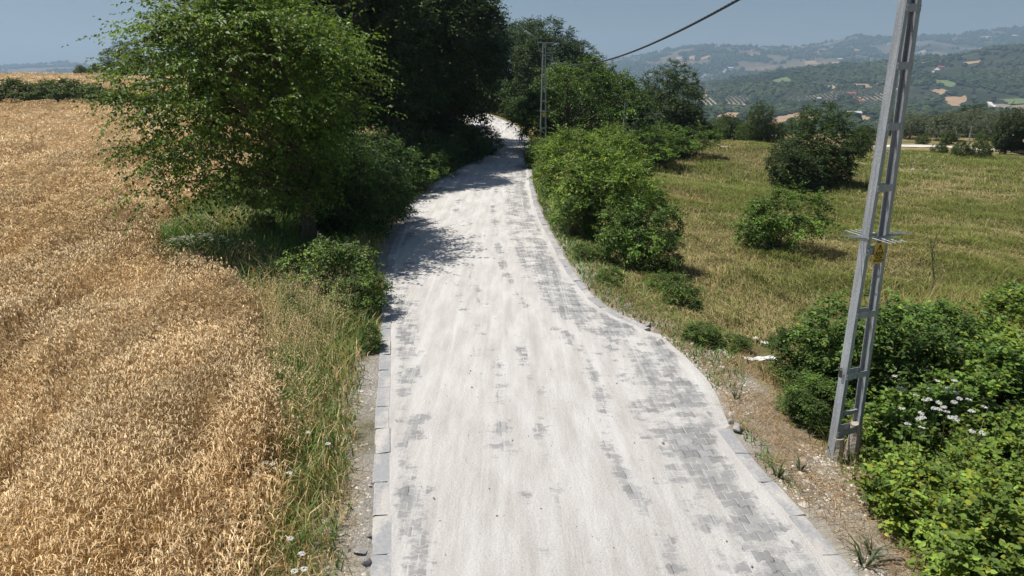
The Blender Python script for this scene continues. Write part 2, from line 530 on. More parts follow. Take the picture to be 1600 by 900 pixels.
def blades(P, H, W, lean, col, tipcol=None, r=rng, curve=.5):
    """grass blades of two quads; lean (n,2) horizontal displacement of the tip"""
    n = len(P)
    a = r.random(n) * 2 * np.pi
    S = np.stack([np.cos(a), np.sin(a), np.zeros(n)], 1) * (W * .5)[:, None]
    mid = P.copy(); mid[:, :2] += lean * .3; mid[:, 2] += H * .62
    tip = P.copy(); tip[:, :2] += lean; tip[:, 2] += H * (1 - curve * .25)
    V = np.stack([P - S, P + S, mid + S * .7, mid - S * .7, tip + S * .12, tip - S * .12], 1).reshape(-1, 3)
    i = np.arange(n)[:, None] * 6
    F = np.concatenate([i + np.array([[0, 1, 2, 3]]), i + np.array([[3, 2, 4, 5]])], 0)
    C = np.repeat(col[:, None], 6, 1)
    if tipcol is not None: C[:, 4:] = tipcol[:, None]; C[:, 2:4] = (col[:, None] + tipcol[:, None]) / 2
    return V, F, C.reshape(-1, 3)

def join(parts):
    V, F, C = [], [], []; n = 0
    for v, f, c in parts:
        V.append(v); F.append(f + n); C.append(c); n += len(v)
    return np.vstack(V), np.vstack(F), np.vstack(C)

def in_view(x, y, z=0.5, m=60):
    """keeps points the photo could show (with a wide margin for a step aside)"""
    fx = FPX * (x / np.maximum(y * CP + (CAM_H - z) * SP, .1))
    fy = FPX * ((CAM_H - z) * CP - y * SP) / np.maximum(y * CP + (CAM_H - z) * SP, .1)
    return (np.abs(fx) < 800 + 160) & (fy < 450 + 160) & (y > .5)

#=====================================================================
# GROUND AND HILLS
#=====================================================================
b_ = .0215; a_ = 8.2
tx = np.arange(-356, 357); XS = a_ * np.sinh(b_ * tx)
ty = np.arange(-140, 357); YS = 9 + a_ * np.sinh(b_ * ty)
GX, GY = np.meshgrid(XS, YS)
GZ = hgt(GX, GY)
cut = hgt  # the road cut: ground dips just under the road sheet
rl = road_l(np.clip(GY, -8, 118)); rr_ = road_r(np.clip(GY, -8, 118))
onroad = (GX > rl + .12) & (GX < rr_ - .12) & (GY < 117)
GZ = np.where(onroad, GZ - .12, GZ)
# ground colours: soil, turf, gravel and a darker tone for beneath the brambles
soil = np.array([.31, .26, .20]); straw = np.array([.30, .20, .095]); turf = np.array([.16, .155, .06])
dryturf = np.array([.36, .29, .14]); gravel = np.array([.50, .465, .41]); dark_ground = np.array([.035, .045, .02])
def lerp(a, b, t): return a + (b - a) * t[..., None]
def ground_cols(x, y):
    n1 = fbm(x * .35, y * .35, 61, 4); n2 = fbm(x * 1.6, y * 1.6, 71, 3); n3 = fbm(x * .11, y * .11, 81, 3)
    c = lerp(turf, dryturf, sstep(.38, .6, n1 * .5 + n3 * .5 + (n2 - .5) * .3))
    wx = wheat_x(y)
    wheat = (x < wx).astype(float) * sstep(-10, -9, y) * (1 - sstep(138, 150, y))
    hedge = sstep(58, 60, y) * (1 - sstep(65, 67, y)) * (x < -12)
    c = lerp(c, straw * .75, wheat * (1 - hedge))
    rl_, rrr = road_l(np.clip(y, -8, 118)), road_r(np.clip(y, -8, 118))
    dl = rl_ - x; dr = x - rrr
    # left gravel shoulder
    g = sstep(.8, .2, dl + (n2 - .5) * .9) * (dl > -.5) * sstep(14, 11.5, y) * sstep(.30, .5, n2 * .5 + n1 * .5)
    c = lerp(c, gravel, g)
    g2 = sstep(.7, .1, dl + (n2 - .5) * .5) * (dl > -.5) * sstep(17, 18.5, y) * sstep(32, 28, y)
    c = lerp(c, gravel * .9, g2)
    # right shoulder: dry soil with white chippings
    w = np.interp(y, [0, 4, 6, 8, 10, 12, 13.5, 16, 20, 30, 40], [.9, .9, 1.1, 1.3, 1.4, 1.3, .9, .8, .9, .9, .3])
    s = sstep(1.0, .55, dr / w + (n2 - .5) * .7) * (dr > -.4) * (y < 45)
    c = lerp(c, lerp(soil * 1.3, gravel * 1.05, sstep(.34, .54, n2)), s * .9)
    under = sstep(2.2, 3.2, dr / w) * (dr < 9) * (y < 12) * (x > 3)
    c = lerp(c, dark_ground * 1.5, under * .85)  # ground colour turned darker beneath the brambles
    # far valley floor and hills
    far = sstep(140, 260, y)
    hc = lerp(np.array([.042, .055, .025]), np.array([.085, .09, .045]), sstep(.42, .62, fbm(x / 60, y / 60, 91, 4)))
    big = fbm(x / 330, y / 330, 95, 4)
    hc = lerp(hc, np.array([.33, .22, .12]), sstep(.63, .66, big) * sstep(2700, 3600, y) * .9)
    hc = lerp(hc, np.array([.22, .18, .12]), sstep(.56, .62, fbm(x / 110, y / 160, 97, 4)) * sstep(2900, 4200, y) * .9)
    c = lerp(c, hc, far)
    return c
GC = ground_cols(GX, GY)

def ground_material(name, detail_scale):
    m, nt, p, out = new_mat(name); x = NX(nt)
    a = x.n("ShaderNodeAttribute", attribute_name="Col")
    tc = x.n("ShaderNodeTexCoord")
    f1 = x.noise(tc.outputs['Object'], detail_scale, 8, .7)
    f2 = x.noise(tc.outputs['Object'], detail_scale * 9, 6, .7)
    k = x.ramp(x.m('ADD', x.m('MULTIPLY', f1, .5), x.m('MULTIPLY', f2, .5)), .3, .7, .55, 1.5)
    mu = x.n("ShaderNodeVectorMath", operation='SCALE'); nt.links.new(a.outputs['Color'], mu.inputs[0]); nt.links.new(k, mu.inputs['Scale'])
    nt.links.new(mu.outputs[0], p.inputs['Base Color'])
    p.inputs['Roughness'].default_value = .95; p.inputs['Specular IOR Level'].default_value = .15
    nt.links.new(x.bump(f2, .7, .6 / detail_scale), p.inputs['Normal'])
    return m
M_GROUND = ground_material("earth_and_turf", 2.2)
M_HILL = ground_material("hillside_scrub", .02)

ny, nx = GX.shape
idx = np.arange(ny * nx).reshape(ny, nx)
Fq = np.stack([idx[:-1, :-1], idx[:-1, 1:], idx[1:, 1:], idx[1:, :-1]], -1)
ksplit = int(np.searchsorted(YS, 190))
def sheet(name, rows, mat):
    sub = idx[rows[0]:rows[1] + 1]
    V = np.stack([GX, GY, GZ], -1).reshape(-1, 3)[sub.ravel()]
    C = GC.reshape(-1, 3)[sub.ravel()]
    F = Fq[rows[0]:rows[1]].reshape(-1, 4) - sub[0, 0]
    o = link(name, mesh_from(name, V, F, mat, C, True))
    tag(o, kind="structure"); return o
sheet("ground", (0, ksplit), M_GROUND)
sheet("hills", (ksplit, ny - 1), M_HILL)

#=====================================================================
# ROAD: interlocking pavers under white limestone dust, and its kerbs
#=====================================================================
def road_material():
    m, nt, p, out = new_mat("dusty_interlocking_pavers"); x = NX(nt)
    tc = x.n("ShaderNodeTexCoord"); obj = tc.outputs['Object']
    sep = x.n("ShaderNodeSeparateXYZ"); nt.links.new(obj, sep.inputs[0])
    uvs = x.n("ShaderNodeSeparateXYZ"); nt.links.new(tc.outputs['UV'], uvs.inputs[0])
    t, al = uvs.outputs[0], uvs.outputs[1]
    u = x.m('ADD', sep.outputs[0], x.m('MULTIPLY', sep.outputs[1], .06))
    v = x.m('SUBTRACT', sep.outputs[1], x.m('MULTIPLY', sep.outputs[0], .06))
    Lb, Hb, A = .2, .163, .015
    uu = x.m('DIVIDE', u, Lb)
    # trapezoid wave in u
    fr = x.m('FRACT', uu)
    tri = x.m('SUBTRACT', 1.0, x.m('MULTIPLY', x.m('ABSOLUTE', x.m('SUBTRACT', fr, .5)), 4.0))
    trap = x.m('MINIMUM', x.m('MAXIMUM', x.m('MULTIPLY', tri, 3.5), -1.0), 1.0)
    w = x.m('MULTIPLY', trap, A)
    vh = x.m('DIVIDE', v, Hb)
    j = x.m('ROUND', vh)
    par = x.m('FLOORED_MODULO', j, 2.0)
    sgn = x.m('SUBTRACT', 1.0, x.m('MULTIPLY', par, 2.0))
    db = x.m('SUBTRACT', x.m('SUBTRACT', v, x.m('MULTIPLY', j, Hb)), x.m('MULTIPLY', w, sgn))
    row = x.m('SUBTRACT', j, x.m('LESS_THAN', db, 0.0))
    rp = x.m('FLOORED_MODULO', row, 2.0)
    us = x.m('ADD', uu, x.m('MULTIPLY', rp, .5))
    fu = x.m('SUBTRACT', x.m('FRACT', x.m('ADD', us, .5)), .5)
    du = x.m('MULTIPLY', x.m('ABSOLUTE', fu), Lb)
    bid = x.m('FLOOR', us)
    cmb = x.n("ShaderNodeCombineXYZ"); nt.links.new(bid, cmb.inputs[0]); nt.links.new(row, cmb.inputs[1])
    wn_ = x.n("ShaderNodeTexWhiteNoise"); wn_.noise_dimensions = '2D'; nt.links.new(cmb.outputs[0], wn_.inputs['Vector'])
    rnd = wn_.outputs['Value']
    dj = x.m('MINIMUM', x.m('ABSOLUTE', db), du)
    joint = x.ramp(dj, .004, .010, 1.0, 0.0)
    # how much dust lies: profile over the width, long streaks, patches
    prof_ = x.n("ShaderNodeFloatCurve"); nt.links.new(t, prof_.inputs['Value'])
    cv = prof_.mapping.curves[0]
    pts = [(0, .85), (.025, .66), (.05, .50), (.11, .62), (.2, .86), (.32, .70), (.36, .56), (.40, .82), (.45, .60), (.5, .86), (.55, .95), (.61, .80), (.65, .52), (.69, .74), (.76, .48), (.85, .43), (.93, .40), (.97, .62), (1, .85)]
    while len(cv.points) < len(pts): cv.points.new(.5, .5)
    for q, (a, b) in zip(cv.points, pts): q.location = (a, b)
    prof_.mapping.update()
    streak = x.noise(x.scalevec(obj, (2.8, .2, 1)), 1.0, 5, .6)
    patch = x.noise(x.scalevec(obj, (.9, .75, 1)), 1.3, 6, .62)
    fine = x.noise(x.scalevec(obj, (5, 9, 1)), 1.0, 5, .7)
    farf = x.ramp(al, 13, 26, 0.0, .05)
    dust = x.m('ADD', prof_.outputs[0], x.m('MULTIPLY', x.m('SUBTRACT', streak, .5), .75))
    dust = x.m('ADD', dust, x.m('MULTIPLY', x.m('SUBTRACT', patch, .5), 1.25))
    dust = x.m('ADD', dust, x.m('MULTIPLY', x.m('SUBTRACT', fine, .5), .7))
    dust = x.m('ADD', dust, x.m('MULTIPLY', x.m('SUBTRACT', rnd, .5), .18))
    dust = x.m('ADD', dust, x.m('MULTIPLY', joint, .16))
    dust = x.m('ADD', dust, farf)
    cover = x.ramp(dust, .42, .57)
    film = x.ramp(dust, .0, .6, .1, .8)          # thin film even where the block shows
    # block colour
    tone = x.m('ADD', x.m('MULTIPLY', rnd, .5), x.m('MULTIPLY', x.noise(obj, 45, 5, .7), .5))
    block = x.mix(x.ramp(tone, .2, .8), rgba((.13, .135, .145)), rgba((.25, .258, .27)))
    jn = x.noise(obj, 2.2, 3, .6)
    block = x.mix(x.m('MULTIPLY', joint, .9), block, x.mix(x.ramp(jn, .5, .56), rgba((.55, .52, .48)), rgba((.05, .05, .05))))
    dn = x.noise(x.scalevec(obj, (3.2, .5, 1)), 1.2, 6, .65)
    dcol = x.mix(x.ramp(dn, .35, .65), rgba((.51, .487, .46)), rgba((.68, .665, .645)))
    grain = x.noise(obj, 48, 6, .82)
    dcol = x.mix(x.ramp(grain, .54, .68, 0, .75), dcol, rgba((.38, .35, .32)))
    dcol = x.mix(x.ramp(grain, .46, .32, 0, .75), dcol, rgba((.76, .74, .71)))
    wv = x.n("ShaderNodeTexWave"); wv.wave_type = 'BANDS'; wv.bands_direction = 'X'
    nt.links.new(x.scalevec(obj, (1, .02, 1)), wv.inputs['Vector']); wv.inputs['Scale'].default_value = 9; wv.inputs['Distortion'].default_value = 4.0; wv.inputs['Detail'].default_value = 2
    tracks = x.m('MULTIPLY', wv.outputs['Fac'], x.ramp(x.noise(x.scalevec(obj, (1.6, .12, 1)), 1.0, 3), .52, .62))
    dcol = x.mix(x.m('MULTIPLY', tracks, .15), dcol, rgba((.76, .74, .715)))
    col = x.mix(x.m('MULTIPLY', film, .55), block, dcol)
    col = x.mix(cover, col, dcol)
    ln = x.noise(x.scalevec(obj, (5.5, .05, 1)), 1.0, 6, .7)
    col = x.mix(x.ramp(ln, .54, .70, 0, .55), col, rgba((.74, .73, .71)))
    col = x.mix(x.ramp(ln, .44, .32, 0, .35), col, rgba((.40, .385, .37)))
    sp_ = x.noise(obj, 14, 2, .5)
    col = x.mix(x.ramp(sp_, .76, .78, 0, .6), col, rgba((.13, .10, .07)))
    nt.links.new(col, p.inputs['Base Color'])
    p.inputs['Roughness'].default_value = .95; p.inputs['Specular IOR Level'].default_value = .2
    h = x.m('ADD', x.m('MULTIPLY', x.m('SUBTRACT', 1.0, joint), x.m('SUBTRACT', 1.0, cover)), x.m('MULTIPLY', cover, 1.15))
    h = x.m('ADD', h, x.m('MULTIPLY', x.m('SUBTRACT', x.noise(obj, 30, 6, .75), .5), x.ramp(cover, 0, 1, .3, 2.6)))
    h = x.m('ADD', h, x.m('MULTIPLY', tracks, .08))
    nt.links.new(x.bump(h, .9, .012), p.inputs['Normal'])
    return m
M_ROAD = road_material()

ys = np.concatenate([np.arange(-8, 30, .2), np.arange(30, 117.5, .5)])
ts = np.linspace(0, 1, 33)
KW = .21
rx = (road_l(ys) + KW - .035)[:, None] * (1 - ts) + (road_r(ys) - np.where((ys > 9.2) & (ys < 13.1), -.02, KW - .035))[:, None] * ts
ry = np.repeat(ys[:, None], len(ts), 1)
rz = .03 * (1 - (2 * ts[None] - 1) ** 2) + (fbm(rx * .8, ry * .8, 3, 3) - .5) * .05 * np.minimum(1, 4 * ts * (1 - ts) * 3)[None] + .002 + prof(_MP, ry)
V = np.stack([rx, ry, rz], -1).reshape(-1, 3)
ii = np.arange(len(ys) * len(ts)).reshape(len(ys), len(ts))
F = np.stack([ii[:-1, :-1], ii[:-1, 1:], ii[1:, 1:], ii[1:, :-1]], -1).reshape(-1, 4)
uv = np.stack([np.repeat(ts[None], len(ys), 0), ry], -1).reshape(-1, 2)
tag(link("road", mesh_from("road", V, F, M_ROAD, None, True, uv)), kind="structure")

def kerb_material():
    m, nt, p, out = new_mat("kerb_concrete"); x = NX(nt)
    tc = x.n("ShaderNodeTexCoord"); obj = tc.outputs['Object']
    a = x.noise(obj, 22, 6, .7); b = x.noise(x.scalevec(obj, (2.2, .9, 1)), 1.3, 5, .65); g = x.noise(obj, 80, 3, .7)
    c = x.mix(x.ramp(a, .3, .7), rgba((.25, .265, .285)), rgba((.36, .37, .385)))
    d = x.mix(x.ramp(g, .35, .65), rgba((.50, .46, .41)), rgba((.68, .64, .59)))
    nt.links.new(x.mix(x.ramp(x.m('ADD', b, x.m('MULTIPLY', x.m('SUBTRACT', a, .5), .35)), .46, .64, .12, .7), c, d), p.inputs['Base Color'])
    p.inputs['Roughness'].default_value = .95; p.inputs['Specular IOR Level'].default_value = .2
    nt.links.new(x.bump(a, .6, .008), p.inputs['Normal'])
    return m
M_KERB = kerb_material()
def kerb(side, y0, y1, skip=()):
    mb = MB(); y = y0; r = np.random.default_rng(5 + side)
    while y < y1:
        ln = .7
        if not any(a < y + ln / 2 < b for a, b in skip):
            f = (lambda q: float(road_l(q)) + KW / 2) if side == 0 else (lambda q: float(road_r(q)) - KW / 2)
            p0 = np.array([f(y), y]); p1 = np.array([f(y + ln), y + ln])
            d = p1 - p0; L = np.linalg.norm(d); d /= L; s = np.array([d[1], -d[0]])
            w = KW / 2; sg = -1 if side == 0 else 1
            zt = .012 + r.normal(0, .004) + float(prof(_MP, np.array([y]))[0]); e = .012 + abs(r.normal(0, .008))
            off = r.normal(0, .009)
            def q(along, across, z): return np.append(p0 + d * along + s * (across + off) * 1.0, z)
            tl = r.normal(0, .012)
            sg_ = 1 if side == 0 else -1
            prof2 = [(-w, zt - .25), (-w, zt - .02 - tl * .5), (-w + .02, zt - tl * .5), (w - .004, zt + tl * .5), (w, zt - .004 + tl * .5), (w, zt - .25)]
            prof2 = prof2 if side == 0 else [(-a, z) for a, z in prof2[::-1]]
            Vv = [q(e / 2, a, z) for a, z in prof2] + [q(L - e / 2, a, z) for a, z in prof2]
            Ff = [(i, i + 1, i + 7, i + 6) for i in range(5)]
            Ff += [(0, 5, 4, 1), (1, 4, 3, 2), (6, 7, 10, 11), (7, 8, 9, 10)]
            mb.add(Vv, Ff)
        y += ln
    o = mb.build("kerb", M_KERB); tag(o, kind="structure"); return o
kerb(0, -7, 95)
kerb(1, -7, 95, skip=((9.25, 13.1),))

#=====================================================================
# WHEAT
#=====================================================================
def lodging(x, y):
    """height factor and lean direction of the crop"""
    h = .65 + .5 * fbm(x * .7 + y * .25, y * .6, 101, 3)
    fur = fbm((x + .25 * y) * 1.15, (y - .25 * x) * .14, 103, 4)     # long furrows beside the road direction
    h = h * (.62 + .38 * sstep(.36, .50, fur))
    a = 2.6 + 2.4 * (fbm(x * .22, y * .22, 107, 3) - .5) * 2
    return h, a

def wheat_zone(x, y, size, ear_only=False, r=rng):
    n = len(x)
    h, a = lodging(x, y)
    H = .84 * h * (.82 + .3 * r.random(n))
    z0 = hgt(x, y)
    a = a + r.normal(0, .75, n)
    ln = (.12 + .28 * r.random(n)) * (1.35 - h)
    dirv = np.stack([np.cos(a), np.sin(a), np.zeros(n)], 1)
    base = np.stack([x, y, z0], 1)
    tint = fbm(x * .4, y * .4, 111, 3)
    gold = lerp(np.array([.68, .52, .30]), np.array([.84, .70, .48]), np.clip(tint * 1.6 - .3, 0, 1))
    gold = gold * (.66 + .68 * fbm(x * .9, y * .35, 113, 4))[:, None] * np.exp(r.normal(0, .2, n))[:, None]
    stemc = gold * np.array([.70, .62, .48])
    neck = base + dirv * (ln * .6)[:, None] + np.array([0, 0, 1]) * H[:, None]
    parts = []
    side = nrm(np.cross(dirv, np.array([0, 0, 1.0])))
    sa = r.random(n) * np.pi
    S = (np.stack([np.cos(sa), np.sin(sa), 0 * sa], 1)) * (.0035 * size)
    if not ear_only:
        mid = base + dirv * (ln * .18)[:, None] + np.array([0, 0, .55]) * H[:, None]
        V = np.stack([base - S, base + S, mid + S, mid - S, neck + S * .7, neck - S * .7], 1).reshape(-1, 3)
        i = np.arange(n)[:, None] * 6
        F = np.concatenate([i + np.array([[0, 1, 2, 3]]), i + np.array([[3, 2, 4, 5]])], 0)
        parts.append((V, F, np.repeat(stemc, 6, 0)))
        # a dry blade leaf
        m = r.random(n) < .6
        k = m.sum()
        la = r.random(k) * 2 * np.pi
        lb = mid[m]
        lt = lb + np.stack([np.cos(la) * .16, np.sin(la) * .16, .1 * r.random(k) - .02], 1)
        lm = (lb + lt) / 2 + np.array([0, 0, .06])
        ls = np.stack([-np.sin(la), np.cos(la), 0 * la], 1) * .006 * size
        V = np.stack([lb - ls * .6, lb + ls * .6, lm + ls, lm - ls, lt + ls * .2, lt - ls * .2], 1).reshape(-1, 3)
        i = np.arange(k)[:, None] * 6
        F = np.concatenate([i + np.array([[0, 1, 2, 3]]), i + np.array([[3, 2, 4, 5]])], 0)
        parts.append((V, F, np.repeat(stemc[m] * 1.15, 6, 0)))
    # nodding ear: two crossed strips, bent over
    el = .085 * size ** .6 * (.8 + .5 * r.random(n)); ew = .0055 * size
    bend = .4 + 1.0 * r.random(n)
    d0 = nrm(dirv * .8 + np.array([0, 0, .75]))
    d1 = nrm(dirv * 1.0 + np.array([0, 0, 1.0]) * (.35 - bend)[:, None])
    p0 = neck; p1 = p0 + d0 * (el * .5)[:, None]; p2 = p1 + d1 * (el * .55)[:, None]; p3 = p2 + d1 * (el * .6)[:, None] * .8
    for q in (0, 1):
        s = side if q == 0 else nrm(np.cross(side, d1))
        V = np.stack([p0 - s * ew * .4, p0 + s * ew * .4, p1 + s * ew, p1 - s * ew, p2 + s * ew * .75, p2 - s * ew * .75, p3 + s * ew * .7, p3 - s * ew * .7], 1).reshape(-1, 3)
        i = np.arange(n)[:, None] * 8
        fs = [[0, 1, 2, 3], [3, 2, 4, 5], [5, 4, 6, 7]]
        F = np.concatenate([i + np.array([f]) for f in fs], 0)
        parts.append((V, F, np.repeat(gold * 1.08, 8, 0)))
    return join(parts)

def scatter_rect(x0, x1, y0, y1, dens, r=rng):
    n = int((x1 - x0) * (y1 - y0) * dens)
    return x0 + (x1 - x0) * r.random(n), y0 + (y1 - y0) * r.random(n)

parts = []
def wz(x0, x1, y0, y1, dens, size, ear_only=False, hedge=False):
    x, y = scatter_rect(x0, x1, y0, y1, dens)
    ok = (x < wheat_x(y) + rng.normal(0, .12, len(x))) & in_view(x, y)
    # bare corner by the daisies
    ok &= ~(((x + 8.7) ** 2 / 1.2 + (y - 18.6) ** 2 / .5) < 1)
    ok &= rng.random(len(x)) < .35 + .9 * lodging(x, y)[0]
    parts.append(wheat_zone(x[ok], y[ok], size, ear_only))
wz(-14, -1.6, 2.5, 9, 560, .95)
wz(-16, -2, 9, 15, 380, 1.1)
wz(-24, -4, 15, 24, 190, 1.45)
wz(-34, -8, 24, 38, 85, 2.0)
wz(-50, -9, 38, 61, 36, 2.8, True)
wz(-110, -9, 66, 150, 5, 5.0, True)
# the matted straw between the stalks
gx = np.concatenate([np.arange(-16, -1.4, .16), ]); gy = np.arange(2, 24, .16)
def mat_sheet(xa, ya, f):
    X, Y = np.meshgrid(xa, ya)
    h, _ = lodging(X, Y)
    Z = hgt(X, Y) + f * h * .84 + (fbm(X * 4, Y * 4, 119, 2) - .5) * .16
    inside = X < wheat_x(Y) - .25
    I = np.arange(X.size).reshape(X.shape)
    Fm = np.stack([I[:-1, :-1], I[:-1, 1:], I[1:, 1:], I[1:, :-1]], -1)
    keep = inside[:-1, :-1] & inside[:-1, 1:] & inside[1:, 1:] & inside[1:, :-1]
    C = np.array([.40, .26, .125]) * (.6 + .8 * fbm(X * 3, Y * 3, 121, 3))[..., None]
    parts.append((np.stack([X, Y, Z], -1).reshape(-1, 3), Fm[keep], C.reshape(-1, 3)))
mat_sheet(np.arange(-26, -1.2, .18), np.arange(2, 24, .18), .52)
mat_sheet(np.arange(-55, -8, .4), np.arange(24, 62, .4), .72)
mat_sheet(np.arange(-130, -8, 1.2), np.arange(66, 150, 1.2), .85)
V, F, C = join(parts)
w_ = link("wheat", mesh_from("wheat", V, F, M_DRY, C))
tag(w_, "ripe golden wheat covering the field left of the road", "wheat", kind="stuff")

#=====================================================================
# MEADOW AND VERGE GRASS
#=====================================================================
def green_patch(x, y):
    return sstep(.40, .60, fbm(x * .35, y * .35, 131, 4) * .6 + fbm(x * .08 + 9, y * .08, 133, 3) * .4)

def right_edge(y):
    return road_r(np.clip(y, -8, 118))

parts = []
def meadow(x0, x1, y0, y1, dens, size):
    x, y = scatter_rect(x0, x1, y0, y1, dens)
    dr = x - right_edge(y)
    w = np.interp(y, [0, 4, 6, 8, 10, 12, 13.5, 16, 20, 30, 40], [.9, .9, 1.1, 1.3, 1.4, 1.3, .9, .8, .9, .9, .3])
    TRK = np.interp(800 + x * 1115 / y, [1300, 1338, 1500, 1600, 1700], [66, 73, 71, 63, 60])
    rg = px_ground(1190, 560)
    ok = (((x - rg[0]) / .55) ** 2 + ((y - rg[1]) / .9) ** 2 > 1) & in_view(x, y, -1) & ((y < TRK - 2.5) | (x < 34)) & (dr > w * (.75 + .6 * rng.random(len(x))))
    x, y = x[ok], y[ok]; n = len(x)
    g = green_patch(x, y)
    clump = fbm(x * 1.1, y * 1.1, 137, 3)
    cw_ = np.interp(y, [14, 40], [1.0, .45])
    H = size ** .5 * (.09 + .36 * cw_ * clump * clump + .14 * g) * (.7 + .6 * rng.random(n))
    base = np.stack([x, y, hgt(x, y) - .02], 1)
    dry = np.array([.50, .41, .21]); grn = np.array([.185, .22, .055]); red = np.array([.42, .27, .135])
    isg = rng.random(n) < .46 + .5 * g
    rd = sstep(.56, .70, fbm(x * .14 + 40, y * .14, 139, 4)) * .6
    dr_ = np.where((rng.random(n) < rd)[:, None], red, dry)
    col = np.where(isg[:, None], grn, dr_) * np.exp(rng.normal(0, .22, n))[:, None]
    la = rng.normal(2.9, 1.5, n) + 3 * (noise2(x * .1, y * .1, 141) - .5)
    ll = H * (.35 + .75 * rng.random(n))
    lean = np.stack([np.cos(la), np.sin(la)], 1) * ll[:, None]
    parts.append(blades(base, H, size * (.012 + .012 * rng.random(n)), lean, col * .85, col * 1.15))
meadow(3, 16, 4, 14, 620, .75)
meadow(2, 22, 14, 24, 520, .8)
meadow(2, 36, 24, 40, 250, 1.0)
meadow(2, 62, 40, 76, 90, 1.5)
V, F, C = join(parts)
tag(link("meadow_grass", mesh_from("meadow_grass", V, F, M_DRY, C)), "dry olive and straw coloured grass of the meadow right of the road", "grass", kind="stuff")

# left verge
parts = []
def verge(y0, y1, dens, size, greenf, tall):
    x, y = scatter_rect(-13, -1.2, y0, y1, dens)
    wx = wheat_x(y); rl_ = road_l(y)
    sh = np.interp(y, [4, 6, 9, 11.5, 12.3, 15, 18, 30], [.2, .36, .32, .38, .03, .02, .3, .3])
    ok = (x > wx - .15) & (x < rl_ - sh * (.6 + .7 * rng.random(len(x)))) & in_view(x, y)
    x, y = x[ok], y[ok]; n = len(x)
    g = fbm(x * .55, y * .4, 151, 3)
    isg = rng.random(n) < np.clip(greenf + (g - .5) * 1.3, .05, .97)
    edge = sstep(0, 1.1, rl_[ok] - x)
    H = size * (.10 + .35 * fbm(x * .9, y * .9, 153, 3)) * (.6 + .8 * rng.random(n)) * (.45 + .55 * edge) * tall
    base = np.stack([x, y, hgt(x, y) - .02], 1)
    grn = np.array([.115, .21, .04]); dry = np.array([.58, .44, .23])
    col = np.where(isg[:, None], grn, dry) * np.exp(rng.normal(0, .25, n))[:, None]
    la = rng.random(n) * 2 * np.pi
    ll = H * (.2 + .7 * rng.random(n))
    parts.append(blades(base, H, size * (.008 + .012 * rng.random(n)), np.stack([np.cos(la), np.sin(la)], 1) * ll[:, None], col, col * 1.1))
verge(3, 8, 620, 1.0, .5, 1.25)
verge(8, 15.5, 520, 1.1, .58, 1.5)
verge(15.5, 24, 240, 1.4, .82, 1.5)
verge(24, 36, 90, 1.8, .8, 1.3)
# right verge: low green weeds hugging the kerb
x, y = scatter_rect(.8, 8, 5, 46, 260)
dr = x - right_edge(y)
cl = fbm(x * .9, y * .6, 157, 3)
ok = (dr > .03) & (dr < .25 + 1.3 * sstep(9, 14, y)) & (cl > np.interp(y, [5, 9, 12, 14, 20, 46], [.50, .46, .42, .27, .25, .25])) & in_view(x, y)
x, y = x[ok], y[ok]; n = len(x)
base = np.stack([x, y, hgt(x, y) - .02], 1)
H = (.06 + .15 * rng.random(n)) * np.interp(y, [6, 20, 46], [.8, 1.1, 1.8])
col = np.where((rng.random(n) < .8)[:, None], np.array([.10, .20, .035]), np.array([.4, .3, .15])) * np.exp(rng.normal(0, .25, n))[:, None]
la = rng.random(n) * 2 * np.pi
parts.append(blades(base, H, np.interp(y, [6, 20, 46], [.016, .028, .05]), np.stack([np.cos(la), np.sin(la)], 1) * (H * (.6 + .9 * rng.random(n)))[:, None], col, col))
V, F, C = join(parts)
tag(link("verge_grass", mesh_from("verge_grass", V, F, M_LEAF, C)), "green and straw coloured grass on the road verges", "grass", kind="stuff")

# dry oats in the left verge: thin stalks with hanging pale spikelets
parts = []
x, y = scatter_rect(-6, -1.6, 4.5, 15, 60)
cl = fbm(x * .7, y * .45, 163, 3)
rl_ = road_l(y)
ok = (x > wheat_x(y) + .1) & (x < rl_ - np.interp(y, [5, 9, 11.5, 15], [.7, .75, .75, .6])) & (rng.random(len(x)) < sstep(.36, .6, cl) * 1.2 * sstep(5.5, 8.5, y))
x, y = x[ok], y[ok]; n = len(x)
base = np.stack([x, y, hgt(x, y)], 1)
H = .6 + .4 * rng.random(n)
la = rng.random(n) * 2 * np.pi
lean = np.stack([np.cos(la), np.sin(la)], 1) * (.15 + .25 * rng.random(n))[:, None]
oc = np.array([.76, .61, .35]) * np.exp(rng.normal(0, .15, n))[:, None]
parts.append(blades(base, H, np.full(n, .007), lean, oc * .8, oc, curve=0))
K = 16
t = .5 + .5 * rng.random((n, K))
P = base[:, None] + np.concatenate([lean[:, None] * (t ** 1.6)[..., None], (H[:, None] * t)[..., None]], -1)
P[..., :2] += rng.normal(0, .05, (n, K, 2))
P = P.reshape(-1, 3)
A = nrm(np.array([0, 0, -1.0]) + rng.normal(0, .45, P.shape)); Nn = rand_dirs(len(P))
parts.append(leaves4(P, A, Nn, .03, .011, np.repeat(oc, K, 0) * 1.1))
V, F, C = join(parts)
tag(link("dry_oats", mesh_from("dry_oats", V, F, M_DRY, C)), "pale dry wild oats standing in the left verge", "wild oats", kind="stuff")

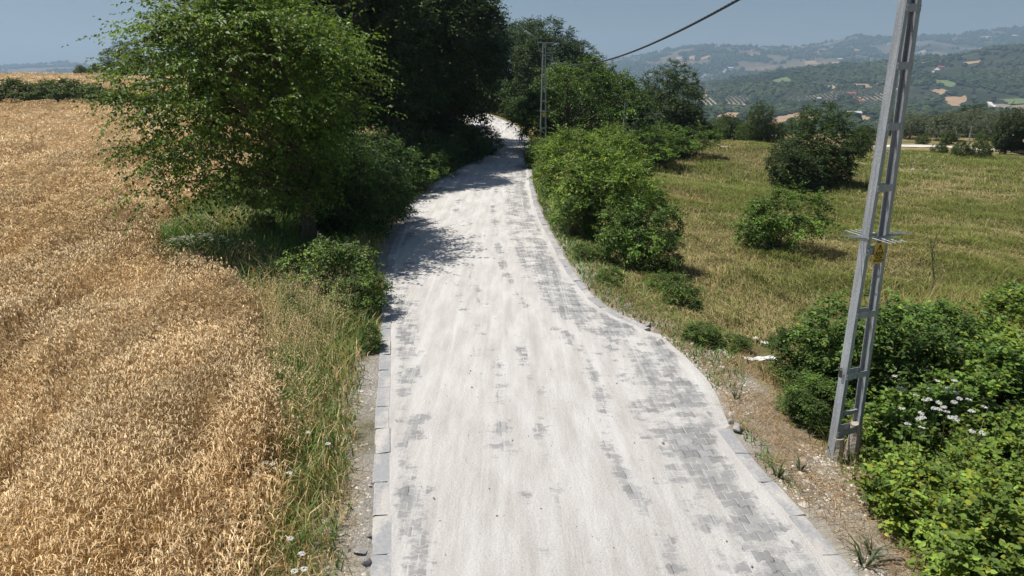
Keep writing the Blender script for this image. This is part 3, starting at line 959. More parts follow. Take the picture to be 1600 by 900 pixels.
# tall half-dry grass growing through the thicket right of the pole
parts = []
x, y = scatter_rect(6.4, 14.5, 7.0, 15.5, 240)
cl = fbm(x * .55, y * .55, 165, 3)
ok = (rng.random(len(x)) < sstep(.46, .62, cl)) & in_view(x, y) & (x > 5.6 + .12 * y)
x, y = x[ok], y[ok]; n = len(x)
base = np.stack([x, y, hgt(x, y)], 1)
H = .75 + .55 * rng.random(n)
la = rng.random(n) * 2 * np.pi
lean = np.stack([np.cos(la), np.sin(la)], 1) * (.15 + .45 * rng.random(n))[:, None]
tc_ = np.where((rng.random(n) < .55)[:, None], np.array([.20, .23, .05]), np.array([.48, .38, .18])) * np.exp(rng.normal(0, .2, n))[:, None]
parts.append(blades(base, H, np.full(n, .012), lean, tc_, tc_ * 1.1))
V, F, C = join(parts)
tag(link("thicket_grass", mesh_from("thicket_grass", V, F, M_DRY, C)), "tall yellow green grass growing through the brambles at the right", "grass", kind="stuff")

# dead straw lying on the shoulders
parts = []
def litter(x0, x1, y0, y1, dens, cond):
    x, y = scatter_rect(x0, x1, y0, y1, dens)
    ok = cond(x, y) & in_view(x, y)
    x, y = x[ok], y[ok]; n = len(x)
    base = np.stack([x, y, hgt(x, y) + .01], 1)
    a = rng.random(n) * 2 * np.pi; L = .1 + .28 * rng.random(n)
    col = np.where((rng.random(n) < .5)[:, None], np.array([.46, .34, .19]), np.array([.27, .18, .10])) * np.exp(rng.normal(0, .25, n))[:, None]
    parts.append(blades(base, .02 + .07 * rng.random(n), np.full(n, .008), np.stack([np.cos(a), np.sin(a)], 1) * L[:, None], col, col))
wr_ = lambda y: np.interp(y, [0, 4, 6, 8, 10, 12, 13.5, 16, 20, 30, 40], [.9, .9, 1.1, 1.3, 1.4, 1.3, .9, .8, .9, .9, .3])
litter(2, 8, 5, 20, 520, lambda x, y: ((x - right_edge(y)) > .1) & ((x - right_edge(y)) < wr_(y) * 1.4) & (fbm(x * 1.3, y * 1.3, 171, 3) > .42))
litter(-5, -1.3, 4.5, 9.5, 260, lambda x, y: (x < road_l(y) - .15) & (x > road_l(y) - 1.1) & (fbm(x * 1.5, y * 1.5, 173, 3) > .42))
V, F, C = join(parts)
tag(link("dead_straw", mesh_from("dead_straw", V, F, M_DRY, C)), "brown dead straw lying on the stony shoulders", "straw", kind="stuff")

# small stones of the shoulders (too many to count)
def pebbles(n, xyz, size, col, name, label):
    ico = np.array([(0, 0, 1), (.9, 0, .1), (.28, .85, .1), (-.72, .53, .1), (-.72, -.53, .1), (.28, -.85, .1), (0, 0, -.6)])
    tri = np.array([(0, 1, 2, 2), (0, 2, 3, 3), (0, 3, 4, 4), (0, 4, 5, 5), (0, 5, 1, 1)])[:, :3]
    s = size * np.exp(rng.normal(0, .5, n))
    V = ico[None] * s[:, None, None] * (.7 + .6 * rng.random((n, 7, 3)))
    a = rng.random(n) * 6.28
    c, sn = np.cos(a), np.sin(a)
    V = np.stack([V[..., 0] * c[:, None] - V[..., 1] * sn[:, None], V[..., 0] * sn[:, None] + V[..., 1] * c[:, None], V[..., 2] * .7], -1)
    V = V + xyz[:, None]
    F = (np.arange(n)[:, None, None] * 7 + tri[None]).reshape(-1, 3)
    C = np.repeat(np.asarray(col) * np.exp(rng.normal(0, .25, n))[:, None], 7, 0)
    tag(link(name, mesh_from(name, V.reshape(-1, 3), F, M_DRYSTONE, C)), label, "gravel", kind="stuff")
M_DRYSTONE = leaf_material("limestone_chips", .9, .2, 0.0, up=0)
xs1, ys1 = scatter_rect(-4.5, -1.3, 4.5, 12, 330)
ok = (road_l(ys1) - xs1 > .02) & (road_l(ys1) - xs1 < .7) & (fbm(xs1 * 1.6, ys1 * 1.6, 181, 3) > .43)
xs2, ys2 = scatter_rect(2.0, 8, 5, 14, 520)
dr = xs2 - right_edge(ys2)
ok2 = (dr > .03) & (dr < wr_(ys2) * 1.15) & (fbm(xs2 * 1.2, ys2 * 1.2, 183, 3) > .47)
xs3, ys3 = scatter_rect(-5, -2.5, 18, 31, 120)
ok3 = (road_l(ys3) - xs3 > .02) & (road_l(ys3) - xs3 < .6)
px_ = np.concatenate([xs1[ok], xs2[ok2], xs3[ok3]]); py_ = np.concatenate([ys1[ok], ys2[ok2], ys3[ok3]])
pebbles(len(px_), np.stack([px_, py_, hgt(px_, py_)], 1), .014, (.50, .46, .40), "gravel", "pale limestone chippings scattered along the road shoulders")
# dark crumbs of soil on the dusty road
xs1, ys1 = scatter_rect(-3.5, 4, 4.5, 26, 5)
ok = (xs1 > road_l(ys1) + .3) & (xs1 < road_r(ys1) - .3)
xs1, ys1 = xs1[ok], ys1[ok]
pebbles(len(xs1), np.stack([xs1, ys1, np.full(len(xs1), .03)], 1), .0075, (.22, .17, .12), "road_debris", "small brown clods scattered on the white dusty road")

#=====================================================================
# POLES AND CABLE
#=====================================================================
PH = 6.9
def pole_parts(root, spikes=True, sign=True, detail=True):
    wb, wt = .40, .13                      # distance between leg centres at the foot and the top
    D = .115
    def leg(s):
        mb = MB()
        n = 2
        z0, z1 = -.65, PH
        def sec(z):
            c = s * (wb + (wt - wb) * (z / PH)) / 2
            fl = .055                      # channel: web outside, flanges inward
            o = c + s * fl / 2; i = c - s * fl / 2; t = .009
            h = D / 2
            if s < 0:
                pts = [(o, -h), (i, -h), (i, -h + t), (o + t, -h + t), (o + t, h - t), (i, h - t), (i, h), (o, h)]
            else:
                pts = [(o, -h), (i, -h), (i, -h + t), (o - t, -h + t), (o - t, h - t), (i, h - t), (i, h), (o, h)]
            return [(p, q, z) for p, q in pts]
        a, b = sec(z0), sec(z1)
        F = [(k, (k + 1) % 8, 8 + (k + 1) % 8, 8 + k) for k in range(8)]
        F += [(8, 9, 10, 11), (8, 11, 12, 15), (12, 13, 14, 15)]
        mb.add(a + b, F)
        return mb
    leg(-1).build("leg", M_STEEL, root); leg(1).build("leg", M_STEEL, root)
    for z in (.36, 1.17, 2.0, 2.82, 3.6, 4.32, 5.0, 5.62, 6.2, 6.7):
        w = (wb + (wt - wb) * z / PH) + .04
        mb = MB()
        mb.box((0, -D / 2 - .005, z), (w, .008, .085)); mb.box((0, D / 2 + .005, z), (w, .008, .085))
        if detail:
            for sx in (-1, 1):
                mb.box((sx * (w / 2 - .012), -D / 2 - .013, z + .02), (.014, .01, .014)); mb.box((sx * (w / 2 - .012), -D / 2 - .013, z - .02), (.014, .01, .014))
        mb.build("batten", M_STEEL, root)
    if spikes:
        mb = MB(); z = 3.0
        wz_ = (wb + (wt - wb) * z / PH) + .075
        for sy in (-1, 1): mb.box((0, sy * (D / 2 + .016), z), (wz_, .006, .03))
        for sx in (-1, 1): mb.box((sx * (wz_ / 2 + .003), 0, z), (.006, D + .038, .03))
        for k in range(4):
            yy = -.055 + k * .037
            mb.tube([(-wz_ / 2, yy, z), (-wz_ / 2 - .30, yy - .03 + .02 * k, z + .035)], [.007, .004], 6)
            mb.tube([(wz_ / 2, yy, z), (wz_ / 2 + .36, yy - .03 + .02 * k, z + .01)], [.007, .004], 6)
            xx = -wz_ * .35 + k * wz_ * .24
            mb.tube([(xx, -D / 2 - .02, z), (xx + .02, -D / 2 - .27, z - .02)], [.007, .004], 6)
            mb.tube([(xx, D / 2 + .02, z), (xx - .02, D / 2 + .27, z + .02)], [.007, .004], 6)
        mb.build("anti_climb_spikes", M_STEEL, root)
    if sign:
        mb = MB(); zc = 2.80; yy = -D / 2 - .024
        mb.box((.02, yy, zc), (.165, .004, .26))
        pl = mb.build("warning_plate", M_YELLOW, root)
        pl["label"] = "yellow electrical hazard plate with a black lightning triangle"
        if detail:
            mb = MB(); f = yy - .004
            def bar(a, b, w):
                a = np.array(a); b = np.array(b); d = (b - a) / np.linalg.norm(b - a); s = np.array([-d[1], d[0]]) * w / 2
                q = [a - s - d * w * .3, b - s + d * w * .3, b + s + d * w * .3, a + s - d * w * .3]
                mb.add([(p[0] + .02, f, p[1] + zc) for p in q], [(0, 1, 2, 3)])
            bar((-.06, .005), (.06, .005), .011); bar((-.06, .005), (0, .105), .011); bar((.06, .005), (0, .105), .011)
            bar((.006, .085), (-.010, .05), .009); bar((-.010, .052), (.010, .052), .006); bar((.010, .052), (-.004, .018), .008)
            mb.build("hazard_triangle", M_BLACK, pl)
            for txt, dz, size in (("DİKKAT", -.03, .032), ("ÖLÜM", -.067, .032), ("TEHLİKESİ", -.104, .028)):
                cu = bpy.data.curves.new("lettering", 'FONT'); cu.body = txt; cu.size = size * 1.35; cu.align_x = 'CENTER'; cu.extrude = .0006; cu.offset = .0006
                ob = bpy.data.objects.new("lettering", cu); COL.objects.link(ob)
                dg = bpy.context.evaluated_depsgraph_get()
                me = bpy.data.meshes.new_from_object(ob.evaluated_get(dg))
                bpy.data.objects.remove(ob)
                me.materials.clear(); me.materials.append(M_BLACK)
                link("lettering", me, pl, (.02, f, zc + dz - .005), (R(90), 0, 0))

PX, PY = 4.47, 8.5
pole = empty("utility_pole", (PX, PY, -.05), R(22))
tag(pole, "tall grey steel lattice pole rising out of the brambles in the right foreground", "utility pole", "steel poles along the road")
pole_parts(pole)
mb = MB()
rr = np.random.default_rng(3)
for cx, cy_, h, w in ((.19, 0, .42, .15), (-.16, -.05, .30, .13)):
    n = 9; zz = np.linspace(-.6, h, 7)
    P = np.stack([cx + rr.normal(0, .012, 7), cy_ + rr.normal(0, .012, 7), zz], 1)
    mb.tube(P, w * (.62 + .12 * rr.random(7)) * np.linspace(1.1, .75, 7), 10)
mb.build("mortar_footing", M_MORTAR, pole)
mb = MB()
mb.box((0, -.02, .62), (.25, .03, .05)); mb.build("earthing_bracket", M_STEEL, pole)
mb = MB()
mb.box((-.24, .0, 1.2), (.003, .05, .10)); mb.box((-.24, 0, 1.27), (.003, .035, .02)); mb.build("number_plate", M_BLACK, pole)

fp = np.array([px_at(848, 252, 44)[0], 44.0])
FZ = hgt1(*fp)
def lamp_arm(root):
    mb = MB()
    mb.tube([(-.1, 0, PH - .5), (-.28, 0, PH - .45), (-.36, 0, PH - .1), (-.45, -.02, PH + .25), (-.85, -.05, PH + .5)], [.025] * 5, 6)
    mb.build("lamp_arm", M_STEEL, root)
    mb = MB(); mb.box((-1.0, -.06, PH + .58), (.42, .18, .1), Matrix.Rotation(R(28), 3, 'Y'), top=.7)
    mb.build("lamp_head", M_LAMP, root)
    mb = MB(); mb.box((.1, 0, PH + .03), (1.0, .07, .06)); mb.build("cross_arm", M_STEEL, root)
def copy_tree(o, parent=None):
    c = o.copy(); COL.objects.link(c)
    if parent is not None: c.parent = parent
    for ch in list(o.children): copy_tree(ch, c)
    return c
far_pole = empty("utility_pole", (fp[0], fp[1], FZ), R(12))
tag(far_pole, "slender steel lattice pole with a street lamp where the road meets the trees", "utility pole", "steel poles along the road")
pole_parts(far_pole, True, True, False)
lamp_arm(far_pole)
# lamps peeping out of the trees further right
for (px, py, d, lab, th) in ((978, 157, 60, "grey lamp pole poking out of pale trees behind the roadside shrubs", 0), (1025, 178, 65, "small lamp pole in front of the big dark tree at the meadow head", 1)):
    p = px_at(px, py, d)
    e = empty("street_lamp", (p[0], p[1], p[2] - PH), R(10)); tag(e, lab, "street lamp", "lamps among the trees")
    pole_parts(e, False, False, False); lamp_arm(e)
# twisted cable
A0 = np.array([fp[0] + .1, fp[1], FZ + 6.1]); B0 = np.array([PX, PY, -.05 + 6.85])
s = np.linspace(0, 1, 900)[:, None]
axis = A0 * (1 - s) + B0 * s; axis[:, 2] -= 1.0 * 4 * (s * (1 - s))[:, 0]
mb = MB(); L = np.linalg.norm(B0 - A0)
for q in range(4):
    ph = s[:, 0] * L / .75 * 2 * np.pi + q * np.pi / 2
    P = axis + np.stack([np.cos(ph) * .016, np.zeros(len(ph)), np.sin(ph) * .016], 1)
    mb.tube(P, .0125, 5)
tag(mb.build("power_cable", M_CABLE, smooth=True), "black twisted cable sagging across the sky between the two steel poles", "cable")
mb = MB(); mb.box((0, 0, PH + .03), (.55, .07, .06)); mb.build("cross_arm", M_STEEL, pole)

#=====================================================================
# TREES
#=====================================================================
# the big elm beside the wheat
EX, EY = px_ground(486, 385)[:2]
elm = plant_meshes(11, 8.2, (-1.25, -.1, 4.9), (3.15, 3.5, 3.4), 560, 9, 1.05, 14, .10, (.125, .205, .036), trunk_r=.2, droop=.45, flat=.35,
                   inner=.3, zmin=1.8, amp=.6, limbs=36, shoots=110, cvar=.3, mat=M_LEAFG, k=22, yellow=.06, wl=.62)
place_tree("elm_tree", "leafy elm with drooping sprays standing between the wheat and the road", "tree", elm, EX, EY)

DARK = (.052, .088, .028)
oakA = plant_meshes(21, 13, (0, 0, 7.2), (4.6, 4.4, 6.2), 1000, 7, .8, 8, .165, DARK, shoots=30, trunk_r=.3, inner=.5, zmin=.8, amp=.4, limbs=40, k=26, yellow=.05)
oakB = plant_meshes(22, 13, (.3, 0, 7.0), (4.3, 4.6, 6.0), 1000, 7, .8, 8, .17, (.055, .095, .030), shoots=30, trunk_r=.3, inner=.5, zmin=.7, amp=.45, limbs=40, k=24, yellow=.08)
row = [
    ("very dark tall tree right behind the elm", oakA, -8.6, 36, 0, 1.0),
    ("dark broad tree with deep shade beside the road, second in the left row", oakB, -6.9, 41.5, 1.0, 1.0),
    ("dark tree whose crown leans over the road just before the bend", oakA, -4.0, 48, 2.2, 1.0),
    ("dark tree set back behind the left row towards the wheat", oakB, -12.5, 45, 3.0, .95),
    ("shadowed tree at the left of the road bend", oakA, -7.2, 55, 4.0, .95),
    ("dark tree behind the second one of the left row, hiding the field", oakB, -11.5, 37, 2.2, .9),
    ("dark tree wedged between the leaning crown and the shadowed tree", oakA, -8.5, 52, 1.2, .95),
    ("dark tree behind the shadowed tree at the bend", oakB, -12, 62, .4, .95),
    ("dark tree at the inside of the bend, far down the left row", oakA, -14, 77, 2.9, .9),
    ("tree standing over the left side of the bend in the road", oakB, -9.0, 68, 5.0, .78),
]
for lab, ms, x, y, rz, sc in row:
    place_tree("dark_tree", lab, "tree", ms, x, y, rz=rz, scale=sc, group="dark trees left of the road")
far_row = [("tall dark tree behind the road bend, right of the leaning crown", oakB, 3.5, 88, .6, 1.0),
           ("spreading dark tree on the skyline where the cable starts", oakA, 8.6, 92, 1.9, .9),
           ("dark tree straight ahead where the road disappears", oakB, .2, 101, 5.2, 1.12),
           ("dark tree closing the view at the end of the road", oakB, -3.5, 96, 3.3, 1.0)]
for lab, ms, x, y, rz, sc in far_row:
    place_tree("dark_tree", lab, "tree", ms, x, y, rz=rz, scale=sc, group="dark trees beyond the bend")

GREEN = (.085, .15, .03)
pear = plant_meshes(31, 6.6, (0, 0, 3.4), (4.0, 3.6, 3.2), 330, 14, .7, 8, .14, GREEN, cvar=.38, shoots=30, trunk_r=.16, inner=.45, zmin=.2, amp=.4, limbs=30, k=20)
pear2 = plant_meshes(32, 5.6, (0, 0, 2.9), (3.2, 3.2, 2.7), 320, 7, .55, 8, .14, (.09, .155, .03), shoots=30, trunk_r=.14, inner=.45, zmin=.2, amp=.4, limbs=24, k=18)
mid = plant_meshes(33, 6.5, (0, 0, 3.3), (3.3, 3.3, 3.5), 520, 7, .6, 8, .17, (.046, .078, .023), shoots=30, trunk_r=.2, inner=.45, zmin=.3, amp=.45, limbs=24, k=18)
midF = plant_meshes(35, 6.5, (0, 0, 3.0), (3.6, 3.4, 3.5), 760, 8, .6, 8, .14, (.058, .098, .026), shoots=30, trunk_r=.2, inner=.45, zmin=.1, amp=.45, limbs=24, k=24)
mid2 = plant_meshes(34, 5.2, (0, 0, 2.6), (3.2, 3.2, 2.6), 400, 7, .6, 8, .17, (.055, .092, .027), shoots=30, trunk_r=.16, inner=.45, zmin=.2, amp=.45, limbs=20, k=18)

def tree_px(name, label, ms, px, d, py_top, H, rz, group=None, sx=1.0, z=None):
    x = px_at(px, 250, d)[0]
    z = hgt1(x, d) if z is None else z
    sc = (el_z(py_top, d) - z) / H
    return place_tree(name, label, "tree", ms, x, d, z, rz, (sc * sx, sc * sx, sc), group)
tree_px("broadleaf_tree", "bright green tree just behind the steel lamp pole on the right verge", pear, 885, 50, 92, 6.5, .4)
tree_px("broadleaf_tree", "yellowish green tree over the road edge left of the lamp pole", pear, 866, 66, 112, 6.5, 2.0, sx=.7)
tree_px("broadleaf_tree", "dull green tree rising behind the right shoulder of the bright green tree", mid2, 945, 66, 108, 5.1, 1.1)
tree_px("broadleaf_tree", "soft green rounded tree around the first small lamp", pear2, 990, 68, 150, 5.6, 3.0, sx=1.0)
tree_px("broadleaf_tree", "low dark clump filling the gap left of the big meadow tree", mid2, 1010, 82, 140, 5.1, 4.0)
tree_px("broadleaf_tree", "tallest dark tree at the head of the meadow", midF, 1046, 74, 112, 6.6, .8, sx=.85)
tree_px("broadleaf_tree", "dark green tree leaning out to the right of the tallest meadow tree", mid2, 1075, 72, 172, 5.1, 2.7)
tree_px("broadleaf_tree", "small light green tree at the right foot of the meadow head trees", pear2, 1115, 80, 188, 5.6, .9, sx=.8)
tree_px("broadleaf_tree", "rounded tree in the hollow in front of the tan valley fields", mid2, 1138, 82, 178, 5.1, 1.9, sx=.95)
tree_px("broadleaf_tree", "dark pointed tree between the hollow and the round meadow tree", midF, 1180, 80, 166, 6.6, 3.9, sx=.7)
tree_px("broadleaf_tree", "green tree joining the hollow tree to the dark pointed one", pear2, 1160, 79, 194, 5.6, 2.2, sx=.9)
tree_px("broadleaf_tree", "low dull green tree left of the hollow beside the small light green tree", mid2, 1100, 74, 192, 5.1, 3.1, sx=.9)
tree_px("broadleaf_tree", "dark tree directly behind the left side of the round meadow tree", mid2, 1205, 82, 190, 5.1, 5.0)
tree_px("meadow_tree", "dense rounded tree standing alone on the open meadow", midF, 1283, 44, 170, 6.9, 1.4, sx=1.0)
tree_px("meadow_tree", "lighter low tree growing against the left foot of the round meadow tree", mid2, 1238, 41.5, 218, 5.1, 2.0, sx=.8)
tree_px("broadleaf_tree", "dark bush-like tree partly hidden behind the foreground pole", mid2, 1345, 78, 196, 5.1, .4)
tree_px("broadleaf_tree", "dark upright tree at the far right beside the white track", mid, 1568, 66, 172, 6.9, 4.4, sx=.75)
tree_px("broadleaf_tree", "wide dark tree behind the olive grove", mid, 1508, 125, 166, 6.9, 2.4, sx=1.35)
tree_px("broadleaf_tree", "flat-topped dark tree behind the olives, next left of the wide one", mid2, 1462, 128, 178, 5.1, .7, sx=1.3)
tree_px("broadleaf_tree", "dark tree behind the olives right of the wide one", mid2, 1540, 118, 178, 5.1, 1.2, sx=1.0)
tree_px("broadleaf_tree", "dark tree at the left end of the olive grove, seen right of the pole", mid2, 1412, 110, 182, 5.1, 3.3)
tree_px("broadleaf_tree", "light green young tree between the olives and the white track", pear2, 1525, 84, 206, 5.6, .6, sx=.8)
tree_px("broadleaf_tree", "pale green bushy tree left of the dark upright tree by the track", pear2, 1550, 74, 212, 5.6, 2.6, sx=.7)
tree_px("distant_tree", "round dark tree on the far edge of the upper wheat field", mid, 222, 128, 68, 6.9, .5, sx=1.25)
tree_px("distant_tree", "tree partly hidden by the elm at the edge of the upper wheat field", mid2, 285, 128, 80, 5.1, 1.5, sx=1.4)

far_sh = [("big shaded shrub closing the gap behind the bend, left one", -8.5, 88, 3.6, 1.5), ("big shaded shrub closing the gap behind the bend, middle one", -3.0, 91, 4.2, 2.9), ("big shaded shrub closing the gap behind the bend, right one", 2.6, 82, 3.8, .4), ("big shaded shrub closing the gap behind the bend, farthest one", .3, 97, 4.6, 2.2)]
# olive grove
olive = plant_meshes(41, 3.2, (0, 0, 1.6), (1.7, 1.7, 1.45), 190, 6, .4, 7, .14, (.135, .165, .105), trunk_r=.12, inner=.4, zmin=.15, amp=.4, limbs=14, yellow=.03, wl=.4)
ro = np.random.default_rng(12)
k = 0
for yy in (88, 93, 98, 103.5, 109, 115):
    for xx in np.arange(44, 80, 4.6):
        x = xx + ro.normal(0, .5) + (yy - 88) * .25; y = yy + ro.normal(0, .5)
        pxl = 800 + x * 1118 / y
        if pxl < 1385 or pxl > 1600 + 40: continue
        place_tree("olive_tree", "grey green olive tree in the grove beyond the white track", "olive tree", olive, x, y, rz=ro.random() * 6, scale=.8 + .4 * ro.random(), group="olive grove beyond the white track")
        k += 1

#=====================================================================
# SHRUBS AND HEDGES
#=====================================================================
BR = (.155, .25, .045)
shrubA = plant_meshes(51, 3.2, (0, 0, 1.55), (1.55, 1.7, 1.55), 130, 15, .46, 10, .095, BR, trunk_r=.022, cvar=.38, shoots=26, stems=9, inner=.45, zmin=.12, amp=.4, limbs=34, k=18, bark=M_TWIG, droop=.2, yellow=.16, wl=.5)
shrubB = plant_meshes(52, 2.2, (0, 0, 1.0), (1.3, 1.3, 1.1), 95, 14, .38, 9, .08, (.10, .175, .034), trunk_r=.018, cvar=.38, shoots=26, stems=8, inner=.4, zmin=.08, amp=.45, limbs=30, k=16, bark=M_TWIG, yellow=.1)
shrubShade = plant_meshes(54, 2.2, (0, 0, 1.0), (1.3, 1.3, 1.1), 150, 10, .4, 8, .085, (.058, .105, .026), trunk_r=.018, stems=8, cvar=.35, shoots=26, inner=.4, zmin=.08, amp=.5, limbs=30, k=16, bark=M_TWIG, yellow=.05)  # darker variant of shrubB: shade of the taller trees put into leaf colour
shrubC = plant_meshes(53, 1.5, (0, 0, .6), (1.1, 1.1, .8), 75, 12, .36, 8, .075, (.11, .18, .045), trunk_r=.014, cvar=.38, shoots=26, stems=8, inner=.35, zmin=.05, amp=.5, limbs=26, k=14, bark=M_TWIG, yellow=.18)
def shrub_px(name, label, ms, px, py, H, h, rz, group=None, sx=1.0, d=None, cat="shrub"):
    p = px_ground(px, py) if d is None else np.array([px_at(px, py, d)[0], d, 0])
    z = hgt1(p[0], p[1]); sc = h / H
    return place_tree(name, label, cat, ms, p[0], p[1], z, rz, (sc * sx, sc * sx, sc), group, "stems", "foliage")
G1 = "shrubs along the right verge"
shrub_px("roadside_shrub", "largest bright green shrub on the right verge, nearest of its row", shrubA, 935, 372, 3.0, 3.0, .3, G1, 1.0)
shrub_px("roadside_shrub", "bright shrub on the right verge directly behind the largest one", shrubA, 902, 320, 3.0, 3.1, 1.6, G1, 1.05)
shrub_px("roadside_shrub", "bright shrub spreading to the meadow side behind the largest one", shrubA, 965, 310, 3.0, 2.9, 2.9, G1, 1.0)
shrub_px("roadside_shrub", "shrub at the foot of the lamp pole on the right verge", shrubA, 880, 284, 3.0, 2.6, 4.0, G1, 1.0)
shrub_px("roadside_shrub", "shrub filling the meadow edge behind the bright row", shrubA, 945, 272, 3.0, 2.8, 5.0, G1, 1.25)
shrub_px("roadside_shrub", "low shrub between the bright row and the soft green tree", shrubB, 990, 262, 2.1, 2.4, 1.0, G1, 1.5)
shrub_px("roadside_shrub", "dark low shrub ending the row at the meadow head", shrubB, 1030, 243, 2.1, 2.2, 2.0, G1, 1.5)
shrub_px("roadside_shrub", "shaded low shrub under the tallest meadow tree", shrubB, 1062, 243, 2.1, 2.0, .3, G1, 1.7)
shrub_px("roadside_shrub", "light low shrub on the meadow edge below the second small lamp", shrubB, 1012, 252, 2.1, 2.2, 4.3, G1, 1.6)
shrub_px("roadside_shrub", "small shrub at the road edge left of the lamp pole foot", shrubB, 838, 262, 2.1, 1.6, 2.6, G1, .9)
shrub_px("tangled_shrub", "tangled dull green shrub with bare stems in front of the bright row", shrubB, 985, 420, 2.1, 2.0, .5, G1, .8)
shrub_px("tangled_shrub", "weedy low shrub right of the tangled one on the meadow edge", shrubC, 1026, 424, 1.4, .8, 2.5, G1, 1.3)
shrub_px("tangled_shrub", "small dark shrub on the bank above the broken kerb", shrubC, 1058, 480, 1.4, .8, 3.6, G1, .8)
shrub_px("tangled_shrub", "low creeping shrub on the bank right of the small dark shrub", shrubC, 1096, 536, 1.4, .42, 5.2, G1, 1.3)
shrub_px("tangled_shrub", "ragged shrub between the tangled one and the largest bright shrub", shrubA, 1000, 368, 3.0, 1.9, 3.1, G1, 1.0)
shrub_px("tangled_shrub", "waist-high ragged shrub at the roadside foot of the largest bright shrub", shrubB, 905, 370, 2.1, 1.5, 5.1, G1, .8)
shrub_px("tangled_shrub", "knee-high weedy shrub between the tangled one and the small dark one", shrubC, 1040, 455, 1.4, .5, 1.1, G1, 1.4)
shrub_px("tangled_shrub", "low leafy weeds beside the kerb in front of the largest shrub", shrubC, 915, 405, 1.4, .45, 4.3, G1, 1.3)
shrub_px("tangled_shrub", "low leafy weeds between the tangled shrub and the kerb", shrubC, 952, 442, 1.4, .38, 2.3, G1, 1.4)
shrub_px("tangled_shrub", "thin creeping weeds at the meadow side of the plastic sheet", shrubC, 1150, 545, 1.4, .3, .3, G1, 1.5)
shrub_px("tangled_shrub", "low shrub on the bare bank left of the pole foot", shrubC, 1262, 650, 1.4, .5, .9, G1, 1.1)
shrub_px("meadow_bush", "small round bush alone in the middle of the meadow", shrubB, 1203, 390, 2.1, 1.95, .9, None, 1.05)

G2 = "brambles right of the road"
brA = plant_meshes(61, 1.5, (0, 0, .55), (1.15, 1.15, .75), 170, 11, .28, 8, .062, (.155, .235, .042), trunk_r=.008, cvar=.38, shoots=26, stems=8, inner=.5, zmin=.03, amp=.45, limbs=60, k=26, bark=M_TWIG, six=True, droop=.1, flat=.9, yellow=.16, wl=.8, mat=M_LEAF, stem_spread=.5)
brB = plant_meshes(62, 1.5, (0, 0, .55), (1.2, 1.1, .8), 160, 11, .28, 8, .066, (.115, .195, .036), trunk_r=.008, cvar=.38, shoots=26, stems=8, inner=.5, zmin=.03, amp=.5, limbs=60, k=26, bark=M_TWIG, six=True, droop=.1, flat=.9, yellow=.10, wl=.8, mat=M_LEAF, stem_spread=.5)
dk = plant_meshes(63, 2.0, (0, 0, 1.0), (1.05, 1.05, 1.05), 120, 13, .33, 9, .065, (.08, .14, .03), trunk_r=.014, cvar=.38, shoots=26, stems=8, inner=.4, zmin=.05, amp=.45, limbs=34, k=18, bark=M_TWIG, six=True, yellow=.1)
brs = [
    ("bramble_bush", "bramble at the bottom right corner, nearest the camera", brA, 5.05, 5.6, 1.0, .2),
    ("bramble_bush", "bramble spilling towards the kerb in front of the pole foot", brA, 5.0, 6.75, .85, 1.3),
    ("bramble_bush", "bramble directly right of the pole foot", brB, 5.85, 8.35, .95, 2.4),
    ("bramble_bush", "bramble under the white umbel flowers", brA, 6.2, 7.3, 1.0, 3.6),
    ("bramble_bush", "yellowish bramble at the right edge below the flowers", brB, 6.6, 5.9, 1.05, 4.4),
    ("bramble_bush", "bramble at the right edge beside the white umbel flowers", brA, 7.7, 7.9, 1.05, 5.1),
    ("bramble_bush", "bramble behind the white umbel flowers", brB, 6.8, 9.2, 1.1, .8),
    ("bramble_bush", "bramble behind the flowers at the right edge", brA, 8.6, 10.0, 1.15, 1.9),
    ("bramble_bush", "bramble on the meadow side of the pole thicket", brB, 7.6, 11.6, 1.1, 2.8),
    ("bramble_bush", "far right bramble bordering the meadow", brA, 10.0, 12.2, 1.25, 3.9),
    ("bramble_bush", "yellow green bramble at the right edge beyond the dead sapling", brB, 11.5, 14.2, 1.2, .1),
    ("dark_shrub", "dark leafy shrub right behind the pole", dk, 5.75, 10.4, 1.0, .5),
    ("dark_shrub", "dark leafy shrub left of the pole at the edge of the grass", dk, 5.15, 11.2, .62, 2.5),
    ("dark_shrub", "low shrub in front of the pole on its road side", dk, 4.5, 9.5, .42, 3.5),
    ("dark_shrub", "leafy shrub between the pole and the dead sapling", dk, 6.9, 11.0, .8, 4.6),
]
for nm, lab, ms, x, y, sc, rz in brs:
    place_tree(nm, lab, "bramble" if nm == "bramble_bush" else "shrub", ms, x, y, rz=rz, scale=(sc, sc, sc * .84), group=G2, stem_name="stems", crown_name="foliage")

